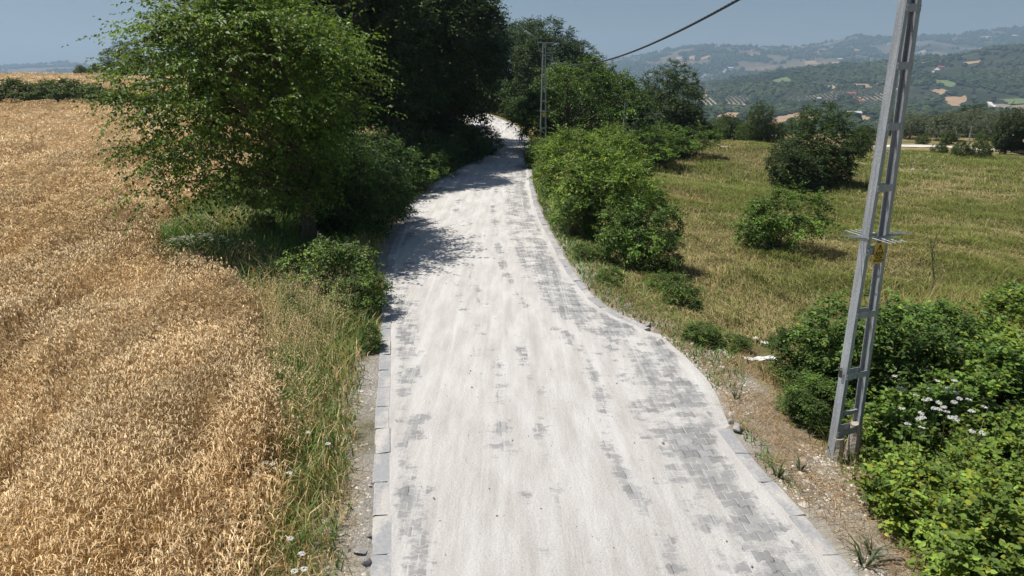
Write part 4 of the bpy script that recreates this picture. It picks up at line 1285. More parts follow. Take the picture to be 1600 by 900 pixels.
for lab, x, y, h, rz in far_sh:
    place_tree("shaded_shrub", lab, "shrub", shrubShade, x, y, rz=rz, scale=(h / 2.1 * 1.3, h / 2.1 * 1.3, h / 2.1), group="shrubs behind the bend", stem_name="stems", crown_name="foliage")
G3 = "undergrowth left of the road"
for (nm, lab, ms, px, py, H, h, rz, sx) in (
    ("roadside_shrub", "sunlit leafy shrub between the elm trunk and the kerb", shrubC, 530, 466, 1.4, 1.45, .5, 1.0),
    ("roadside_shrub", "low leafy shrub touching the kerb in front of the tree shade", shrubC, 566, 492, 1.4, .95, 1.5, .95),
    ("roadside_shrub", "leafy shrub in front of the elm trunk", shrubC, 490, 440, 1.4, .95, 2.5, 1.1),
    ("roadside_shrub", "low bright weeds hugging the left kerb beyond the gravel", shrubC, 577, 545, 1.4, .5, 3.1, .75),
    ("roadside_shrub", "leafy weeds in the middle of the left verge among the oats", shrubC, 470, 500, 1.4, .6, 4.1, 1.1),
    ("shaded_shrub", "shaded shrub immediately right of the elm trunk", shrubShade, 545, 372, 2.1, 2.6, .5, 1.0),
    ("shaded_shrub", "shaded shrub at the kerb under the right side of the elm", shrubShade, 590, 350, 2.1, 2.1, 1.5, .95),
    ("shaded_shrub", "shrub behind the elm trunk by the wheat", shrubShade, 515, 325, 2.1, 2.6, 3.5, 1.2),
    ("shaded_shrub", "tall shaded shrub between the elm and the dark row", shrubShade, 575, 305, 2.1, 2.6, 4.5, 1.1),
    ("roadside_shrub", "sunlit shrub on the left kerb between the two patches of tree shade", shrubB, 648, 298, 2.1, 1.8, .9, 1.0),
    ("shaded_shrub", "dark shrub on the left kerb at the foot of the second dark tree", shrubShade, 680, 275, 2.1, 2.0, 2.0, 1.2),
    ("shaded_shrub", "dark shrub on the left kerb at the foot of the leaning tree", shrubShade, 722, 252, 2.1, 2.2, 3.0, 1.2),
    ("shaded_shrub", "dark shrub at the left kerb just before the bend", shrubShade, 752, 241, 2.1, 1.7, 4.0, 1.1),
    ("verge_bush", "bluish green leafy bush under the left tips of the elm", shrubB, 385, 330, 2.1, 1.3, 5.0, 1.0),
    ("verge_bush", "green bush behind the daisies under the elm", shrubC, 410, 368, 1.4, .8, .3, 1.1),
):
    shrub_px(nm, lab, ms, px, py, H, h, rz, G3, sx)

# hedge between the two wheat fields
G4 = "hedge between the wheat fields"
hedge = plant_meshes(71, 2.2, (0, 0, 1.1), (2.6, 1.5, 1.25), 200, 6, .5, 7, .17, (.075, .12, .03), trunk_r=.03, shoots=26, stems=8, inner=.4, zmin=.05, amp=.4, limbs=16, k=18, yellow=.12)
for px, h, lab in ((-60, 2.3, "hedge bush at the left edge of the picture between the wheat fields"), (15, 2.6, "dark bush second from the left in the field hedge"), (70, 2.2, "bush in the field hedge left of its highest hump"),
                   (105, 2.6, "highest bush of the field hedge"), (150, 2.1, "low bush in the field hedge right of the highest one"), (195, 1.9, "field hedge bush just left of the elm sprays"), (250, 1.8, "field hedge bush seen through the elm sprays"), (320, 1.9, "field hedge bush hidden behind the elm crown")):
    x = px_at(px, 150, 63)[0]
    place_tree("hedge_bush", lab, "hedge bush", hedge, x, 63 + (px % 3) * .4, rz=px * .013, scale=(h / 2.2 * .95, h / 2.2, h / 2.2 * .82), group=G4, stem_name="stems", crown_name="foliage")
for px, h, lab in ((128, 1.2, "small bush on the crest of the upper wheat field"), (150, 1.5, "second small bush on the crest of the upper wheat field, nearer the round tree")):
    x = px_at(px, 115, 132)[0]
    place_tree("crest_bush", lab, "bush", hedge, x, 132, rz=px, scale=(.7, .7, h / 2.2 + .35), group="bushes on the wheat crest", stem_name="stems", crown_name="foliage")
# bushes lining the white track
for px, py, h, lab in ((1345, 238, 1.5, "bush at the left end of the white track"), (1500, 246, 1.2, "bush in front of the white track, below the olives"), (1530, 248, 1.4, "bush in front of the white track left of the dark upright tree"), (1468, 243, 1.0, "small bush at the middle of the white track"), (1480, 226, 1.2, "bush behind the white track under the olives"), (1440, 226, 1.0, "low bush behind the white track near the pole"), (1590, 232, 1.5, "green bush right of the dark upright tree")):
    shrub_px("track_bush", lab, hedge, px, py, 2.2, h, px * .1, "bushes along the white track", .55, cat="bush")

# dead sapling
mb = MB(); r = np.random.default_rng(9)
sap = px_ground(1452, 480)
main = np.array([(0, 0, 0), (-.05, 0, .5), (.02, .03, 1.0), (-.1, 0, 1.5), (-.16, .02, 2.0), (-.13, 0, 2.5)])
main = main * np.array([1, 1, .72])
mb.tube(main, np.linspace(.022, .005, 6), 6)
for _ in range(16):
    t = .25 + .7 * r.random(); a = np.array([np.interp(t * 5, np.arange(6), main[:, j]) for j in range(3)])
    b = a + np.array([r.normal(0, .28), r.normal(0, .2), .15 + .4 * r.random()])
    mb.tube(limb(a, b, r, .05, 4), [.008, .006, .004, .002], 4)
e = empty("dead_sapling", (sap[0], sap[1], hgt1(sap[0], sap[1]))); tag(e, "bare grey dead sapling standing in the grass right of the pole", "dead sapling")
mb.build("branches", M_TWIG, e)

#=====================================================================
# FLOWERS, STONES, LITTER
#=====================================================================
def umbel_meshes(seed):
    r = np.random.default_rng(seed)
    mb = MB(); mb.tube([(0, 0, -.75), (.01, 0, 0), (0, .01, .7)], [.005, .004, .003], 5)
    for _ in range(10):
        a = r.random() * 6.28; mb.tube([(0, .01, .7), (np.cos(a) * .04, np.sin(a) * .04 + .01, .745)], [.002, .0015], 4)
    stem = mb.data("stem", M_STEMG)
    n = 90; a = r.random(n) * 6.28; q = np.sqrt(r.random(n)) * .062
    P = np.stack([np.cos(a) * q, np.sin(a) * q + .01, .755 - q * .12 + r.normal(0, .004, n)], 1)
    V, F, C = leaves4(P, nrm(np.stack([np.cos(a), np.sin(a), 0 * a], 1)), nrm(np.array([0, 0, 1.0]) + r.normal(0, .2, (n, 3))), .018, .018, np.ones((n, 3)) * .8)
    return stem, mesh_from("flower_head", V, F, M_WHITE, C)
M_STEMG = plain_material("green_stem", (.08, .12, .03), (.12, .16, .05), 10, .7)
um = [umbel_meshes(s_) for s_ in (81, 82, 83)]
upx = [(1420, 590), (1459, 594), (1478, 596), (1497, 594), (1508, 603), (1448, 607), (1467, 605), (1414, 606), (1433, 615), (1443, 620), (1455, 617), (1454, 628), (1432, 622), (1493, 616), (1499, 622), (1515, 628), (1525, 635), (1469, 632), (1489, 636), (1502, 640), (1455, 635), (1429, 634), (1419, 641), (1478, 648), (1488, 651), (1501, 647), (1522, 645), (1514, 660), (1517, 669), (1530, 660), (1418, 665), (1430, 672), (1447, 648), (1456, 649)]
for i, (px, py) in enumerate(upx):
    z = .98
    p = px_flat(px, py, z)
    e = empty("umbel_flower", (p[0], p[1], p[2] - .755), i * 1.3, (.52, .52, 1.0)); e.rotation_euler = (R((i * 37 % 25) - 8), R((i * 53 % 21) - 10), i * 1.3); tag(e, "white flat-topped umbel flower on a thin stem above the brambles", "wild flower", "white umbels right of the pole")
    link("stem", um[i % 3][0], e); link("flower_head", um[i % 3][1], e)
upl = [(405, 398), (412, 407), (421, 430), (403, 412), (413, 422), (443, 434), (462, 444), (465, 437), (383, 705), (400, 738), (452, 735), (512, 690), (412, 720), (425, 722), (453, 838), (471, 862), (475, 885), (460, 888), (481, 672), (437, 610)]
for i, (px, py) in enumerate(upl):
    p = px_flat(px, py, .45)
    z = hgt1(p[0], p[1])
    e = empty("verge_flower", (p[0], p[1], z), i * .9, (.5, .5, .45 / .755 * .95)); tag(e, "small white flower head standing in the left verge grass", "wild flower", "white flowers in the left verge")
    link("stem", um[i % 3][0], e); link("flower_head", um[i % 3][1], e)

# daisy drifts at the corner of the wheat
parts = []
for (px, py, rx_, ry_, n, wh) in ((320, 398, 1.15, .55, 420, 1), (300, 366, .95, .8, 260, 0), (375, 352, .7, .7, 160, 0), (250, 372, .6, .5, 90, 0), (390, 412, .7, .4, 60, 1)):
    c = px_ground(px, py)
    a = rng.random(n) * 6.28; q = np.sqrt(rng.random(n))
    x = c[0] + np.cos(a) * q * rx_; y = c[1] + np.sin(a) * q * ry_
    h = .35 + .2 * (1 - q) + .1 * rng.random(n)
    base = np.stack([x, y, hgt(x, y)], 1)
    gc = np.array([.10, .15, .03]) * np.exp(rng.normal(0, .2, n))[:, None]
    for _ in range(4):
        bb = base + np.append(rng.normal(0, .05, 2), 0)
        parts.append(blades(bb, h * (.6 + .4 * rng.random(n)), np.full(n, .018), rng.normal(0, .08, (n, 2)), gc, gc * 1.3))
    K = 5
    for k_ in range(K):
        ang = k_ * 2 * np.pi / K
        A = np.tile([np.cos(ang), np.sin(ang), .1], (n, 1)); P = base + np.array([0, 0, 1]) * h[:, None]
        colw = np.where((rng.random(n) < (.9 if wh else .35))[:, None], np.array([.72, .72, .66]), np.array([.42, .40, .08]))
        parts.append(leaves4(P, nrm(A), np.tile([0, 0, 1.0], (n, 1)), .03, .026, colw, .0))
V, F, C = join(parts)
tag(link("daisies", mesh_from("daisies", V, F, M_LEAF, C)), "drift of white and yellow daisies at the corner of the wheat field", "daisies", kind="stuff")
# poppies
for i, (px, py) in enumerate(((355, 419), (397, 419))):
    p = px_flat(px, py, .5); z = hgt1(p[0], p[1])
    e = empty("poppy", (p[0], p[1], z)); tag(e, ("red poppy at the edge of the wheat left of the white flowers", "red poppy nearer the elm trunk")[i], "poppy")
    mb = MB(); mb.tube([(0, 0, 0), (.01, 0, .25), (0, 0, .5)], [.004, .003, .003], 5); mb.build("stem", M_STEMG, e)
    P = np.zeros((5, 3)) + [0, 0, .5]; an = np.arange(5) * 1.257
    V, F, C = leaves6(P, nrm(np.stack([np.cos(an), np.sin(an), .5 + 0 * an], 1)), np.tile([0, 0, 1.0], (5, 1)), .05, .055, np.tile([.5, .02, .01], (5, 1)))
    link("petals", mesh_from("petals", V, F, M_LEAF, C), e)

def chunk(name, label, cat, px, py, size, seed, mat=M_STONE, z=None, flat=.65, group=None):
    r = np.random.default_rng(seed)
    import bmesh
    bm = bmesh.new()
    for v in r.normal(size=(14, 3)):
        v = v / (np.abs(v).max() + .15)
        bm.verts.new((v[0] * size[0], v[1] * size[1], v[2] * size[2]))
    res = bmesh.ops.convex_hull(bm, input=bm.verts[:])
    bmesh.ops.delete(bm, geom=[g for g in res['geom_interior'] if isinstance(g, bmesh.types.BMVert)], context='VERTS')
    bmesh.ops.bevel(bm, geom=bm.edges[:], offset=min(size) * .12, segments=1, affect='EDGES')
    me = bpy.data.meshes.new(name); bm.to_mesh(me); bm.free(); me.materials.append(mat)
    p = px_ground(px, py)
    o = link(name, me, None, (p[0], p[1], hgt1(p[0], p[1]) + size[2] * .55), (r.normal(0, .15), r.normal(0, .15), r.random() * 6))
    return tag(o, label, cat, group)
chunk("broken_kerb_stone", "pale grey broken kerb stone lying flat by the left kerb", "stone", 562, 864, (.085, .06, .035), 1, M_CONC)
chunk("broken_kerb_stone", "grey angular stone against the left kerb, just below the flat one", "stone", 571, 882, (.06, .06, .05), 2, M_CONC)
chunk("loose_stone", "big loose stone off the crumbled end of the right kerb", "stone", 1152, 673, (.13, .09, .07), 3, M_STONE)
chunk("loose_stone", "small brownish stone behind the crumbled right kerb", "stone", 1140, 662, (.06, .05, .04), 4, M_STONE)
chunk("loose_stone", "grey stone at the start of the kerb gap on the right", "stone", 1034, 537, (.10, .05, .05), 5, M_STONE)
chunk("loose_stone", "flat stone at the pointed kerb corner on the right", "stone", 1014, 510, (.10, .07, .05), 6, M_STONE)
chunk("loose_stone", "tan stone in the green weeds right of the road", "stone", 981, 480, (.14, .09, .07), 7, M_STONE)
chunk("loose_stone", "pale stone in the weeds below the largest shrub", "stone", 931, 433, (.09, .08, .06), 8, M_STONE)
chunk("loose_stone", "stone on the verge between the road and the bright shrubs", "stone", 851, 328, (.14, .1, .08), 10, M_STONE)

def rag(label, px, py, w, h, seed, group="plastic litter on the bank"):
    r = np.random.default_rng(seed); n = 12
    u, v = np.meshgrid(np.linspace(-1, 1, n), np.linspace(-1, 1, 7))
    edge = 1 + .25 * (noise2(u * 3, v * 3, seed) - .5)
    Z = .06 * noise2(u * 3.1 + seed, v * 2.5, seed + 1) + .03 * noise2(u * 8, v * 6, seed + 2)
    X = u * w * edge; Y = v * h * edge + .25 * h * np.sin(u * 3)
    top = np.stack([X, Y, Z + .012], -1).reshape(-1, 3); bot = np.stack([X, Y, Z], -1).reshape(-1, 3)
    I = np.arange(n * 7).reshape(7, n)
    f = np.stack([I[:-1, :-1], I[:-1, 1:], I[1:, 1:], I[1:, :-1]], -1).reshape(-1, 4)
    p = px_ground(px, py)
    o = link("plastic_bag", mesh_from("plastic_bag", np.vstack([top, bot]), np.vstack([f, f[:, ::-1] + len(top)]), M_PLASTIC, smooth=True), None, (p[0], p[1], hgt1(p[0], p[1]) + .02), (0, 0, -.25 + r.normal(0, .1)))
    tag(o, label, "litter", group)
rag("long crumpled white plastic sheet on the bank right of the road", 1187, 566, .30, .085, 3)
rag("smaller white plastic scrap behind the long sheet", 1196, 541, .10, .05, 5)
rag("little white plastic scrap left of the smaller one", 1181, 534, .06, .06, 8)
rag("white scrap far away on the meadow edge below the big tree", 1130, 231, .3, .3, 11)

# fallen stick at the bottom right
p = px_flat(1385, 888, -.05)
mb = MB(); mb.tube([(-.16, -.04, .02), (-.05, .0, .045), (.06, .02, .05), (.17, -.01, .07)], [.012, .016, .02, .024], 7)
tag(mb.build("fallen_stick", M_TWIG, loc=(p[0], p[1], hgt1(p[0], p[1])), smooth=True), "short dead stick lying on the stony shoulder at the bottom right", "stick")

# strap-leaved tufts on the right shoulder
def strap_mesh(seed, n=16, L=.28):
    r = np.random.default_rng(seed); a = r.random(n) * 6.28
    l = L * (.6 + .6 * r.random(n))
    return mesh_from("leaf_tuft", *[q for q in blades(np.stack([np.cos(a) * .02, np.sin(a) * .02, 0 * a], 1), l * .8, np.full(n, .022), np.stack([np.cos(a), np.sin(a)], 1) * (l * .75)[:, None], np.tile([.06, .10, .045], (n, 1)), np.tile([.09, .14, .06], (n, 1)), r)][:2], M_LEAF, np.tile([.07, .115, .05], (n * 6, 1)))
tm = [strap_mesh(s_) for s_ in (1, 2, 3)]
for i, (px, py, sc, lab) in enumerate(((1350, 885, 1.2, "strap-leaved weed by the kerb at the bottom right beside the dead stick"), (1362, 868, .9, "strap-leaved weed just behind the one by the dead stick"), (1215, 745, 1.0, "strap-leaved weed touching the right kerb in front of the pole"), (1250, 735, .8, "strap-leaved weed on the bare shoulder between kerb and pole"), (1222, 590, 1.1, "lone broad-leaved weed on the grass below the plastic sheet"), (1150, 625, .8, "small weed on the shoulder above the crumbled kerb"))):
    p = px_ground(px, py)
    o = link("weed_tuft", tm[i % 3], None, (p[0], p[1], hgt1(p[0], p[1])), (0, 0, i)); o.scale = (sc,) * 3
    tag(o, lab, "weed", "weeds on the right shoulder")

#=====================================================================
# FAR COUNTRY: track, fields, orchards, woods, houses
#=====================================================================
def sheet_poly(name, pts_px, mat, lift=.5, n=10, d_guess=None, wob=.5):
    """a field: an irregular patch draped on the terrain"""
    g = [px_ground(a, b, 70) for a, b in pts_px]
    c = np.mean(g, 0)
    P = np.array([q[:2] for q in g])
    # resample the outline
    m = 48
    Q = np.vstack([P, P[:1]]); sl = np.r_[0, np.cumsum(np.linalg.norm(np.diff(Q, axis=0), axis=1))]
    tt = np.linspace(0, sl[-1], m, endpoint=False)
    O = np.stack([np.interp(tt, sl, Q[:, j]) for j in (0, 1)], 1)
    rad = (np.linspace(0, 1, 9)[1:])
    V = [c[:2]]
    for rr in rad:
        w = 1 + (noise2(np.arange(m) * .7, np.full(m, c[0]), 5) - .5) * wob * rr
        V += list(c[:2] + (O - c[:2]) * (rr * w)[:, None])
    V = np.array(V)
    Z = hgt(V[:, 0], V[:, 1]) + lift
    V3 = np.column_stack([V, Z])
    F = []
    for i in range(0, m, 2):
        F.append((0, 1 + i, 1 + (i + 1) % m, 1 + (i + 2) % m))
    for q in range(len(rad) - 1):
        for i in range(m):
            F.append((1 + q * m + i, 1 + (q + 1) * m + i, 1 + (q + 1) * m + (i + 1) % m, 1 + q * m + (i + 1) % m))
    o = link(name, mesh_from(name, V3, np.array(F), mat, smooth=True)); tag(o, kind="structure")
    return O, c
M_TAN = plain_material("ripe_field", (.30, .20, .11), (.42, .29, .17), .03, .95, bump=0)
M_PALE = plain_material("pale_soil", (.33, .27, .18), (.46, .38, .27), .04, .95, bump=0)
M_GRN = plain_material("green_crop", (.10, .15, .045), (.15, .20, .07), .03, .95, bump=0)
M_TEAL = plain_material("dark_crop", (.035, .07, .035), (.05, .09, .05), .03, .95, bump=0)
M_BROWN = plain_material("ploughed_soil", (.22, .17, .12), (.30, .24, .18), .05, .95, bump=0)
M_TRACK = plain_material("white_track_gravel", (.55, .51, .45), (.72, .69, .63), .8, .95)
fields = [
    (M_TAN, [(1212, 185), (1250, 176), (1268, 181), (1300, 184), (1290, 193), (1240, 196), (1195, 197)]), (M_TAN, [(1120, 185), (1135, 176), (1158, 177), (1165, 184)]), (M_TAN, [(1168, 182), (1200, 180), (1205, 186), (1170, 187)]), (M_TAN, [(1105, 197), (1150, 189), (1195, 190), (1190, 198), (1110, 201)]),
    (M_TEAL, [(1090, 195), (1110, 186), (1150, 185), (1140, 189), (1105, 194)]), (M_GRN, [(1204, 126), (1230, 120), (1245, 130), (1222, 133), (1205, 131)]), (M_TAN, [(1205, 136), (1228, 133), (1222, 139), (1204, 140)]),
    (M_PALE, [(1262, 133), (1285, 128), (1312, 132), (1316, 138), (1280, 137), (1262, 138)]), (M_TAN, [(1330, 131), (1355, 132), (1362, 137), (1338, 138)]), (M_GRN, [(1453, 124), (1480, 126), (1500, 131), (1488, 137), (1466, 132)]),
    (M_TAN, [(1452, 142), (1475, 139), (1484, 145), (1472, 149)]), (M_TAN, [(1474, 156), (1505, 152), (1512, 158), (1495, 163), (1512, 171), (1500, 172)]), (M_BROWN, [(1536, 164), (1560, 162), (1600, 166), (1640, 168), (1640, 186), (1570, 182), (1545, 174)]), (M_GRN, [(1560, 156), (1590, 155), (1640, 160), (1640, 165), (1580, 163)]),
    (M_TAN, [(1430, 99), (1448, 97), (1456, 100), (1436, 103)]), (M_TAN, [(1505, 98), (1530, 95), (1535, 98), (1510, 101)]), (M_GRN, [(1580, 189), (1640, 186), (1640, 199), (1585, 198)]), (M_TAN, [(1575, 203), (1640, 202), (1640, 214), (1580, 211)]), (M_GRN, [(1005, 143), (1035, 139), (1042, 144), (1010, 147)]),
    (M_TAN, [(1078, 152), (1105, 148), (1120, 151), (1085, 155)]), (M_TAN, [(1300, 182), (1340, 180), (1370, 186), (1360, 191), (1310, 190)]),
    (M_TAN, [(1255, 96), (1275, 95), (1278, 100), (1258, 101)]), (M_TAN, [(1297, 97), (1310, 97), (1310, 101), (1298, 101)]), (M_TAN, [(1276, 77), (1298, 76), (1296, 81), (1278, 81)]), (M_TAN, [(1334, 77), (1346, 77), (1345, 80), (1335, 81)]),
    (M_TAN, [(1055, 90), (1068, 88), (1066, 95), (1056, 94)]), (M_TAN, [(1076, 89), (1088, 87), (1087, 93), (1078, 94)]), (M_TAN, [(1092, 90), (1112, 87), (1110, 92), (1094, 94)]), (M_TAN, [(1024, 80), (1034, 79), (1032, 86), (1026, 85)]), (M_TAN, [(1160, 84), (1185, 83), (1190, 88), (1172, 89)]), (M_PALE, [(1062, 121), (1076, 119), (1074, 123), (1064, 124)]), (M_PALE, [(1108, 123), (1118, 122), (1116, 125), (1109, 126)]),
    (M_PALE, [(1418, 80), (1424, 84), (1428, 90), (1421, 90)]), (M_PALE, [(1434, 82), (1452, 76), (1450, 79), (1436, 86)]),
]
for q in fields: sheet_poly("field", q[1], q[0], 1.0)
# tracks
def ribbon(name, pts_px, width, mat, lift, z_lo=40):
    g = np.array([px_ground(a, b, z_lo) for a, b in pts_px])
    sl = np.r_[0, np.cumsum(np.linalg.norm(np.diff(g[:, :2], axis=0), axis=1))]
    tt = np.linspace(0, sl[-1], 60)
    P = np.stack([np.interp(tt, sl, g[:, j]) for j in (0, 1)], 1)
    P = np.stack([blur(P[:, 0], 5), blur(P[:, 1], 5)], 1)
    T = nrm(np.gradient(P, axis=0)); S = np.stack([-T[:, 1], T[:, 0]], 1)
    cols = np.linspace(-1, 1, 5)
    wv = width * (.8 + .5 * noise2(tt * .3, tt * 0, 3))
    X = P[:, None] + S[:, None] * (cols[None, :] * wv[:, None] / 2)[..., None]
    Z = hgt(X[..., 0], X[..., 1]) + lift
    V = np.concatenate([X, Z[..., None]], -1).reshape(-1, 3)
    I = np.arange(len(tt) * 5).reshape(-1, 5)
    F = np.stack([I[:-1, :-1], I[:-1, 1:], I[1:, 1:], I[1:, :-1]], -1).reshape(-1, 4)
    tag(link(name, mesh_from(name, V, F, mat, smooth=True)), kind="structure")
ribbon("white_track", [(1338, 229), (1365, 229), (1400, 228), (1430, 229), (1460, 229), (1500, 231), (1540, 234), (1575, 236), (1640, 240)], 1.9, M_TRACK, .06)
ribbon("valley_track", [(1545, 160), (1552, 166), (1559, 172), (1556, 180)], 7, M_TRACK, 1.6, 200)
# rubble on the worn bank below the track
xs1, ys1 = scatter_rect(26, 44, 50, 68, 5)
pxl = 800 + xs1 * 1115 / ys1; 
ok = (pxl > 1330) & (pxl < 1480) & (fbm(xs1 * .35, ys1 * .35, 191, 3) > .47)
pebbles(ok.sum(), np.stack([xs1[ok], ys1[ok], hgt(xs1[ok], ys1[ok]) + .05], 1), .07, (.42, .38, .30), "rubble", "pale rubble and seed heads on the worn bank below the white track")

# orchards in rows
def blob_mesh(P, rad, col, r, hz=.9):
    """low crowns for trees a kilometre away: 14-sided lumps"""
    ring = np.array([(np.cos(a), np.sin(a)) for a in np.arange(6) * np.pi / 3])
    t = np.vstack([[(0, 0, 1.0)], np.c_[ring * .75, np.full(6, .62)], np.c_[ring @ np.array([[.866, .5], [-.5, .866]]), np.full(6, .05)], np.c_[ring * .55, np.full(6, -.5)]])
    n = len(P)
    V = t[None] * (.75 + .5 * r.random((n, 19, 3))) * rad[:, None, None] * np.array([1, 1, hz]) + P[:, None]
    F = []
    for i in range(0, 6, 2): F.append((0, 1 + i, 1 + i + 1, 1 + (i + 2) % 6))
    for k_ in (0, 1):
        a, b = 1 + 6 * k_, 7 + 6 * k_
        for i in range(6): F.append((a + i, b + i, b + (i + 1) % 6, a + (i + 1) % 6))
    F = np.array(F)
    FF = (np.arange(n)[:, None, None] * 19 + F[None]).reshape(-1, 4)
    return V.reshape(-1, 3), FF, np.repeat(col, 19, 0)

def inside(poly, X, Y):
    c = np.zeros(X.shape, bool); n = len(poly)
    for i in range(n):
        x1, y1 = poly[i]; x2, y2 = poly[(i + 1) % n]
        cond = ((y1 > Y) != (y2 > Y)) & (X < (x2 - x1) * (Y - y1) / (y2 - y1 + 1e-12) + x1)
        c ^= cond
    return c
orch = [([(1078, 138), (1100, 134), (1112, 136), (1128, 145), (1104, 147), (1082, 146)], 9, 7, M_PALE), ([(1084, 152), (1110, 154), (1128, 158), (1118, 170), (1094, 172), (1084, 166)], 9, 6, M_PALE),
        ([(1128, 152), (1160, 150), (1178, 156), (1160, 165), (1132, 163)], 8, 5, M_BROWN), ([(1265, 150), (1300, 143), (1360, 140), (1388, 137), (1390, 146), (1350, 152), (1300, 160), (1262, 165), (1216, 158), (1225, 150)], 8, 5.5, M_BROWN),
        ([(1342, 152), (1385, 146), (1385, 175), (1350, 176)], 11, 5, M_PALE), ([(1262, 130), (1285, 128), (1312, 132), (1316, 138), (1280, 137)], 10, 8, M_PALE), ([(1410, 150), (1440, 153), (1452, 163), (1425, 160)], 9, 6, M_BROWN), ([(1362, 122), (1400, 116), (1430, 120), (1425, 128), (1372, 133)], 8, 6, M_BROWN)]
allpoly = []
parts = []
ro = np.random.default_rng(77)
for pts, ra, sp, mt in orch:
    O, c = sheet_poly("orchard_ground", pts, mt, .8)
    allpoly.append(O)
    lo, hi = O.min(0), O.max(0)
    ang = .12
    xx, yy = np.meshgrid(np.arange(lo[0], hi[0], ra), np.arange(lo[1], hi[1], sp))
    xx = xx + (yy - lo[1]) * ang * 1.2
    X, Y = xx.ravel() + ro.normal(0, .4, xx.size), yy.ravel() + ro.normal(0, .4, xx.size)
    k_ = inside(O, X, Y) & (ro.random(X.size) < .93)
    X, Y = X[k_], Y[k_]
    if len(X) > 9000: X, Y = X[:9000], Y[:9000]
    rad = 2.3 * (.8 + .4 * ro.random(len(X)))
    parts.append(blob_mesh(np.stack([X, Y, hgt(X, Y) + rad * .9 + .8], 1), rad, np.array([.075, .092, .058]) * np.exp(ro.normal(0, .15, len(X)))[:, None], ro))
V, F, C = join(parts)
tag(link("orchard_trees", mesh_from("orchard_trees", V, F, M_FAR, C)), "rows of small grey green orchard trees on the far hillside", "orchard", kind="stuff")
fpoly = []
for mt, pts in fields:
    fpoly.append(np.array([px_ground(a, b, 70)[:2] for a, b in pts]))

far_h = [(1120, 73), (1122, 74), (1138, 107), (1134, 111), (1142, 109), (1128, 116), (1120, 112), (1010, 122), (1015, 119), (990, 117), (1300, 75), (1240, 74), (1216, 71), (1312, 95), (1390, 70), (1530, 62), (1543, 60), (1585, 58), (1176, 80), (1100, 121), (1080, 122)]
sites = [px_ground(a, b, 2600)[:2] for a, b in far_h] + [px_ground(a, b, 300)[:2] for a, b in ((1339, 161), (1330, 149), (1278, 158), (1333, 181), (1462, 113), (1469, 108), (1357, 99))]
# woods on the valley sides
parts = []
def woods(y0, y1, n, r0, thr, seed, nscale):
    ro = np.random.default_rng(seed)
    y = np.sqrt(y0 ** 2 + (y1 ** 2 - y0 ** 2) * ro.random(n))
    x = y * (-.85 + 1.75 * ro.random(n))
    v = fbm(x / nscale, y / nscale, 201, 4)
    ok = (v > thr) | (ro.random(n) < .04)
    for P in fpoly + allpoly: ok &= ~inside(P, x, y)
    big = fbm(x / 330, y / 330, 95, 4)
    ok &= ~((big > .64) & (y > 2900))
    ok &= ~((fbm(x / 110, y / 160, 97, 4) > .575) & (y > 3300))
    for hs in sites: ok &= ~(((x - hs[0]) ** 2 < 28 ** 2) & (y < hs[1] + 12) & (y > hs[1] - 70))
    vis = (x > -60) | (y > 3000)
    ok &= vis
    x, y = x[ok], y[ok]
    rad = r0 * np.exp(ro.normal(0, .3, len(x)))
    base = lerp(np.array([.030, .052, .018]), np.array([.064, .085, .034]), np.clip(fbm(x / 140, y / 140, 203, 3) * 2 - .5, 0, 1))
    col = base * np.exp(ro.normal(0, .22, len(x)))[:, None]
    parts.append(blob_mesh(np.stack([x, y, hgt(x, y) + rad * .6], 1), rad, col, ro, 1.0))
woods(260, 900, 5000, 4.5, .52, 1, 90)
woods(900, 1700, 40000, 4.2, .45, 2, 150)
woods(1700, 3000, 70000, 4.6, .44, 3, 220)
woods(3000, 6200, 80000, 8.0, .44, 4, 380)
V, F, C = join(parts)
tag(link("hillside_woods", mesh_from("hillside_woods", V, F, M_FAR, C)), "woods and scrub covering the far valley sides and hills", "woods", kind="stuff")

# houses
def house(name, label, px, py, w, l, h, mat_roof, rz=0.0, group=None, z_lo=300):
    p = px_ground(px, py, z_lo)
    e = empty(name, (p[0], p[1], p[2]), rz); tag(e, label, "house", group)
    mb = MB(); mb.box((0, 0, h / 2 - .5), (l, w, h + 1)); mb.build("wall", M_WALL, e)
    mb = MB(); o = .5; rh = w * .3
    a, b = l / 2 + o, w / 2 + o
    Vr = [(-a, -b, h), (a, -b, h), (a, b, h), (-a, b, h), (-a, 0, h + rh), (a, 0, h + rh), (-a, -b, h + .25), (a, -b, h + .25), (a, b, h + .25), (-a, b, h + .25), (-a, 0, h + rh + .25), (a, 0, h + rh + .25)]
    mb.add(Vr, [(6, 7, 11, 10), (8, 9, 10, 11), (0, 3, 2, 1), (0, 1, 7, 6), (2, 3, 9, 8), (0, 6, 10, 4), (3, 4, 10, 9), (1, 5, 11, 7), (2, 8, 11, 5)])
    mb.build("roof", mat_roof, e)
    for k_ in range(2):
        mb = MB(); mb.box((-l * .22 + k_ * l * .44, -w / 2 - .01, h * .55), (1.3, .08, 1.4)); mb.build("window", M_GLASSD, e)
    return e
M_GREYROOF = plain_material("pale_sheet_roof", (.5, .5, .5), (.65, .63, .6), .5, .7)
house("farm_shed", "long farm shed with a red roof beside the orchard rows", 1339, 161, 9, 22, 4, M_ROOF, .1)
house("farm_house", "small red roofed house above the long red shed", 1330, 149, 8, 16, 4, M_ROOF, -.2)
house("farm_house", "white cottage among the trees left of the red roofs", 1278, 158, 7, 9, 5, M_GREYROOF, .3)
house("farm_house", "pale low buildings below the orchard rows near the valley floor", 1333, 181, 9, 22, 4, M_GREYROOF, .05)
house("farm_house", "pale house right of the pole on the wooded slope", 1462, 113, 9, 14, 5, M_GREYROOF, .2)
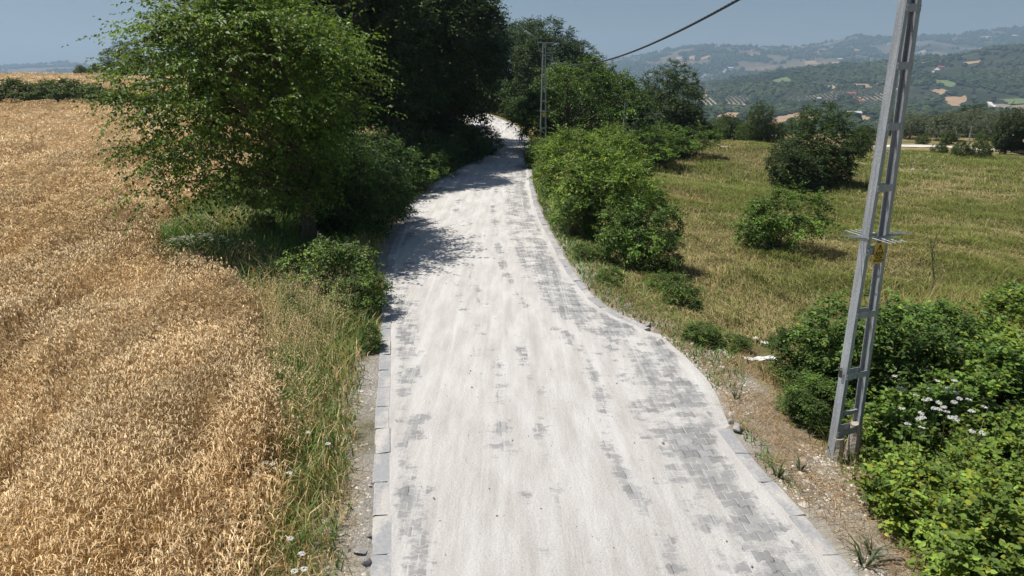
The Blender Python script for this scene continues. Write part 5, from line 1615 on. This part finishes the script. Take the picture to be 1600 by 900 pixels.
house("farm_house", "house with a tan roof below the near ridge", 1469, 108, 9, 16, 5, M_ROOF, .1)
for i, (px, py) in enumerate(far_h):
    house("hill_house", "tiny pale house on the far hazy hillside", px, py, 13, 18 + (i % 3) * 6, 9, M_GREYROOF if i % 3 else M_ROOF, i * .7, "houses on the far hills", 2600)
# mosque with minaret on the near ridge
p = px_ground(1357, 99, 300)
e = empty("mosque", (p[0], p[1], p[2])); tag(e, "white mosque with a single slim minaret on the near ridge", "mosque")
mb = MB(); mb.box((0, 0, 3), (14, 14, 8)); mb.build("wall", M_WALL, e)
mb = MB(); aa = np.linspace(0, np.pi / 2, 8); mb.tube(np.stack([0 * aa, 0 * aa, 7 + 5 * np.sin(aa)], 1), 6 * np.cos(aa) + .05, 16); mb.build("dome", M_GREYROOF, e, True)
mb = MB(); mb.tube([(10, 0, -1), (10, 0, 18), (10, 0, 18.1), (10, 0, 19), (10, 0, 19.1), (10, 0, 24), (10, 0, 28)], [1.9, 1.7, 2.6, 2.6, 1.4, 1.3, .05], 12); mb.build("minaret", M_WALL, e)
# thin poles beside the olive grove
for px, py, d, lab in ((1366, 190, 78, "thin grey pole standing just left of the foreground pole by the track"), (1518, 197, 84, "thin grey pole in front of the olive grove")):
    q = px_at(px, py, d); z = hgt1(q[0], d)
    e = empty("thin_pole", (q[0], d, z)); tag(e, lab, "pole", "thin poles by the white track")
    mb = MB(); mb.tube([(0, 0, 0), (0, 0, q[2] - z)], [.09, .06], 6); mb.build("shaft", M_STEEL, e)
    mb = MB(); mb.box((0, 0, q[2] - z - .1), (.7, .06, .06)); mb.build("cross_arm", M_STEEL, e)

#=====================================================================
# HAZE
#=====================================================================
zmin = float(GZ.min()) - 1.5; zmax = max(float(GZ.max()), 60) + 40
mb = MB()
xa = XS[-1] + 30; y0, y1 = YS[0] - 30, YS[-1] + 30
mb.box((0, (y0 + y1) / 2, (zmin + zmax) / 2), (2 * xa, y1 - y0, zmax - zmin))
mh = bpy.data.materials.new("haze_air"); mh.use_nodes = True
nt = mh.node_tree; nt.nodes.remove(nt.nodes["Principled BSDF"])
pv = nt.nodes.new("ShaderNodeVolumePrincipled")
pv.inputs['Color'].default_value = (.56, .76, 1.0, 1)
pv.inputs['Density'].default_value = 0.00017
pv.inputs['Anisotropy'].default_value = 0.2
nt.links.new(pv.outputs[0], nt.nodes["Material Output"].inputs['Volume'])
hz = mb.build("haze", mh); tag(hz, kind="stuff")
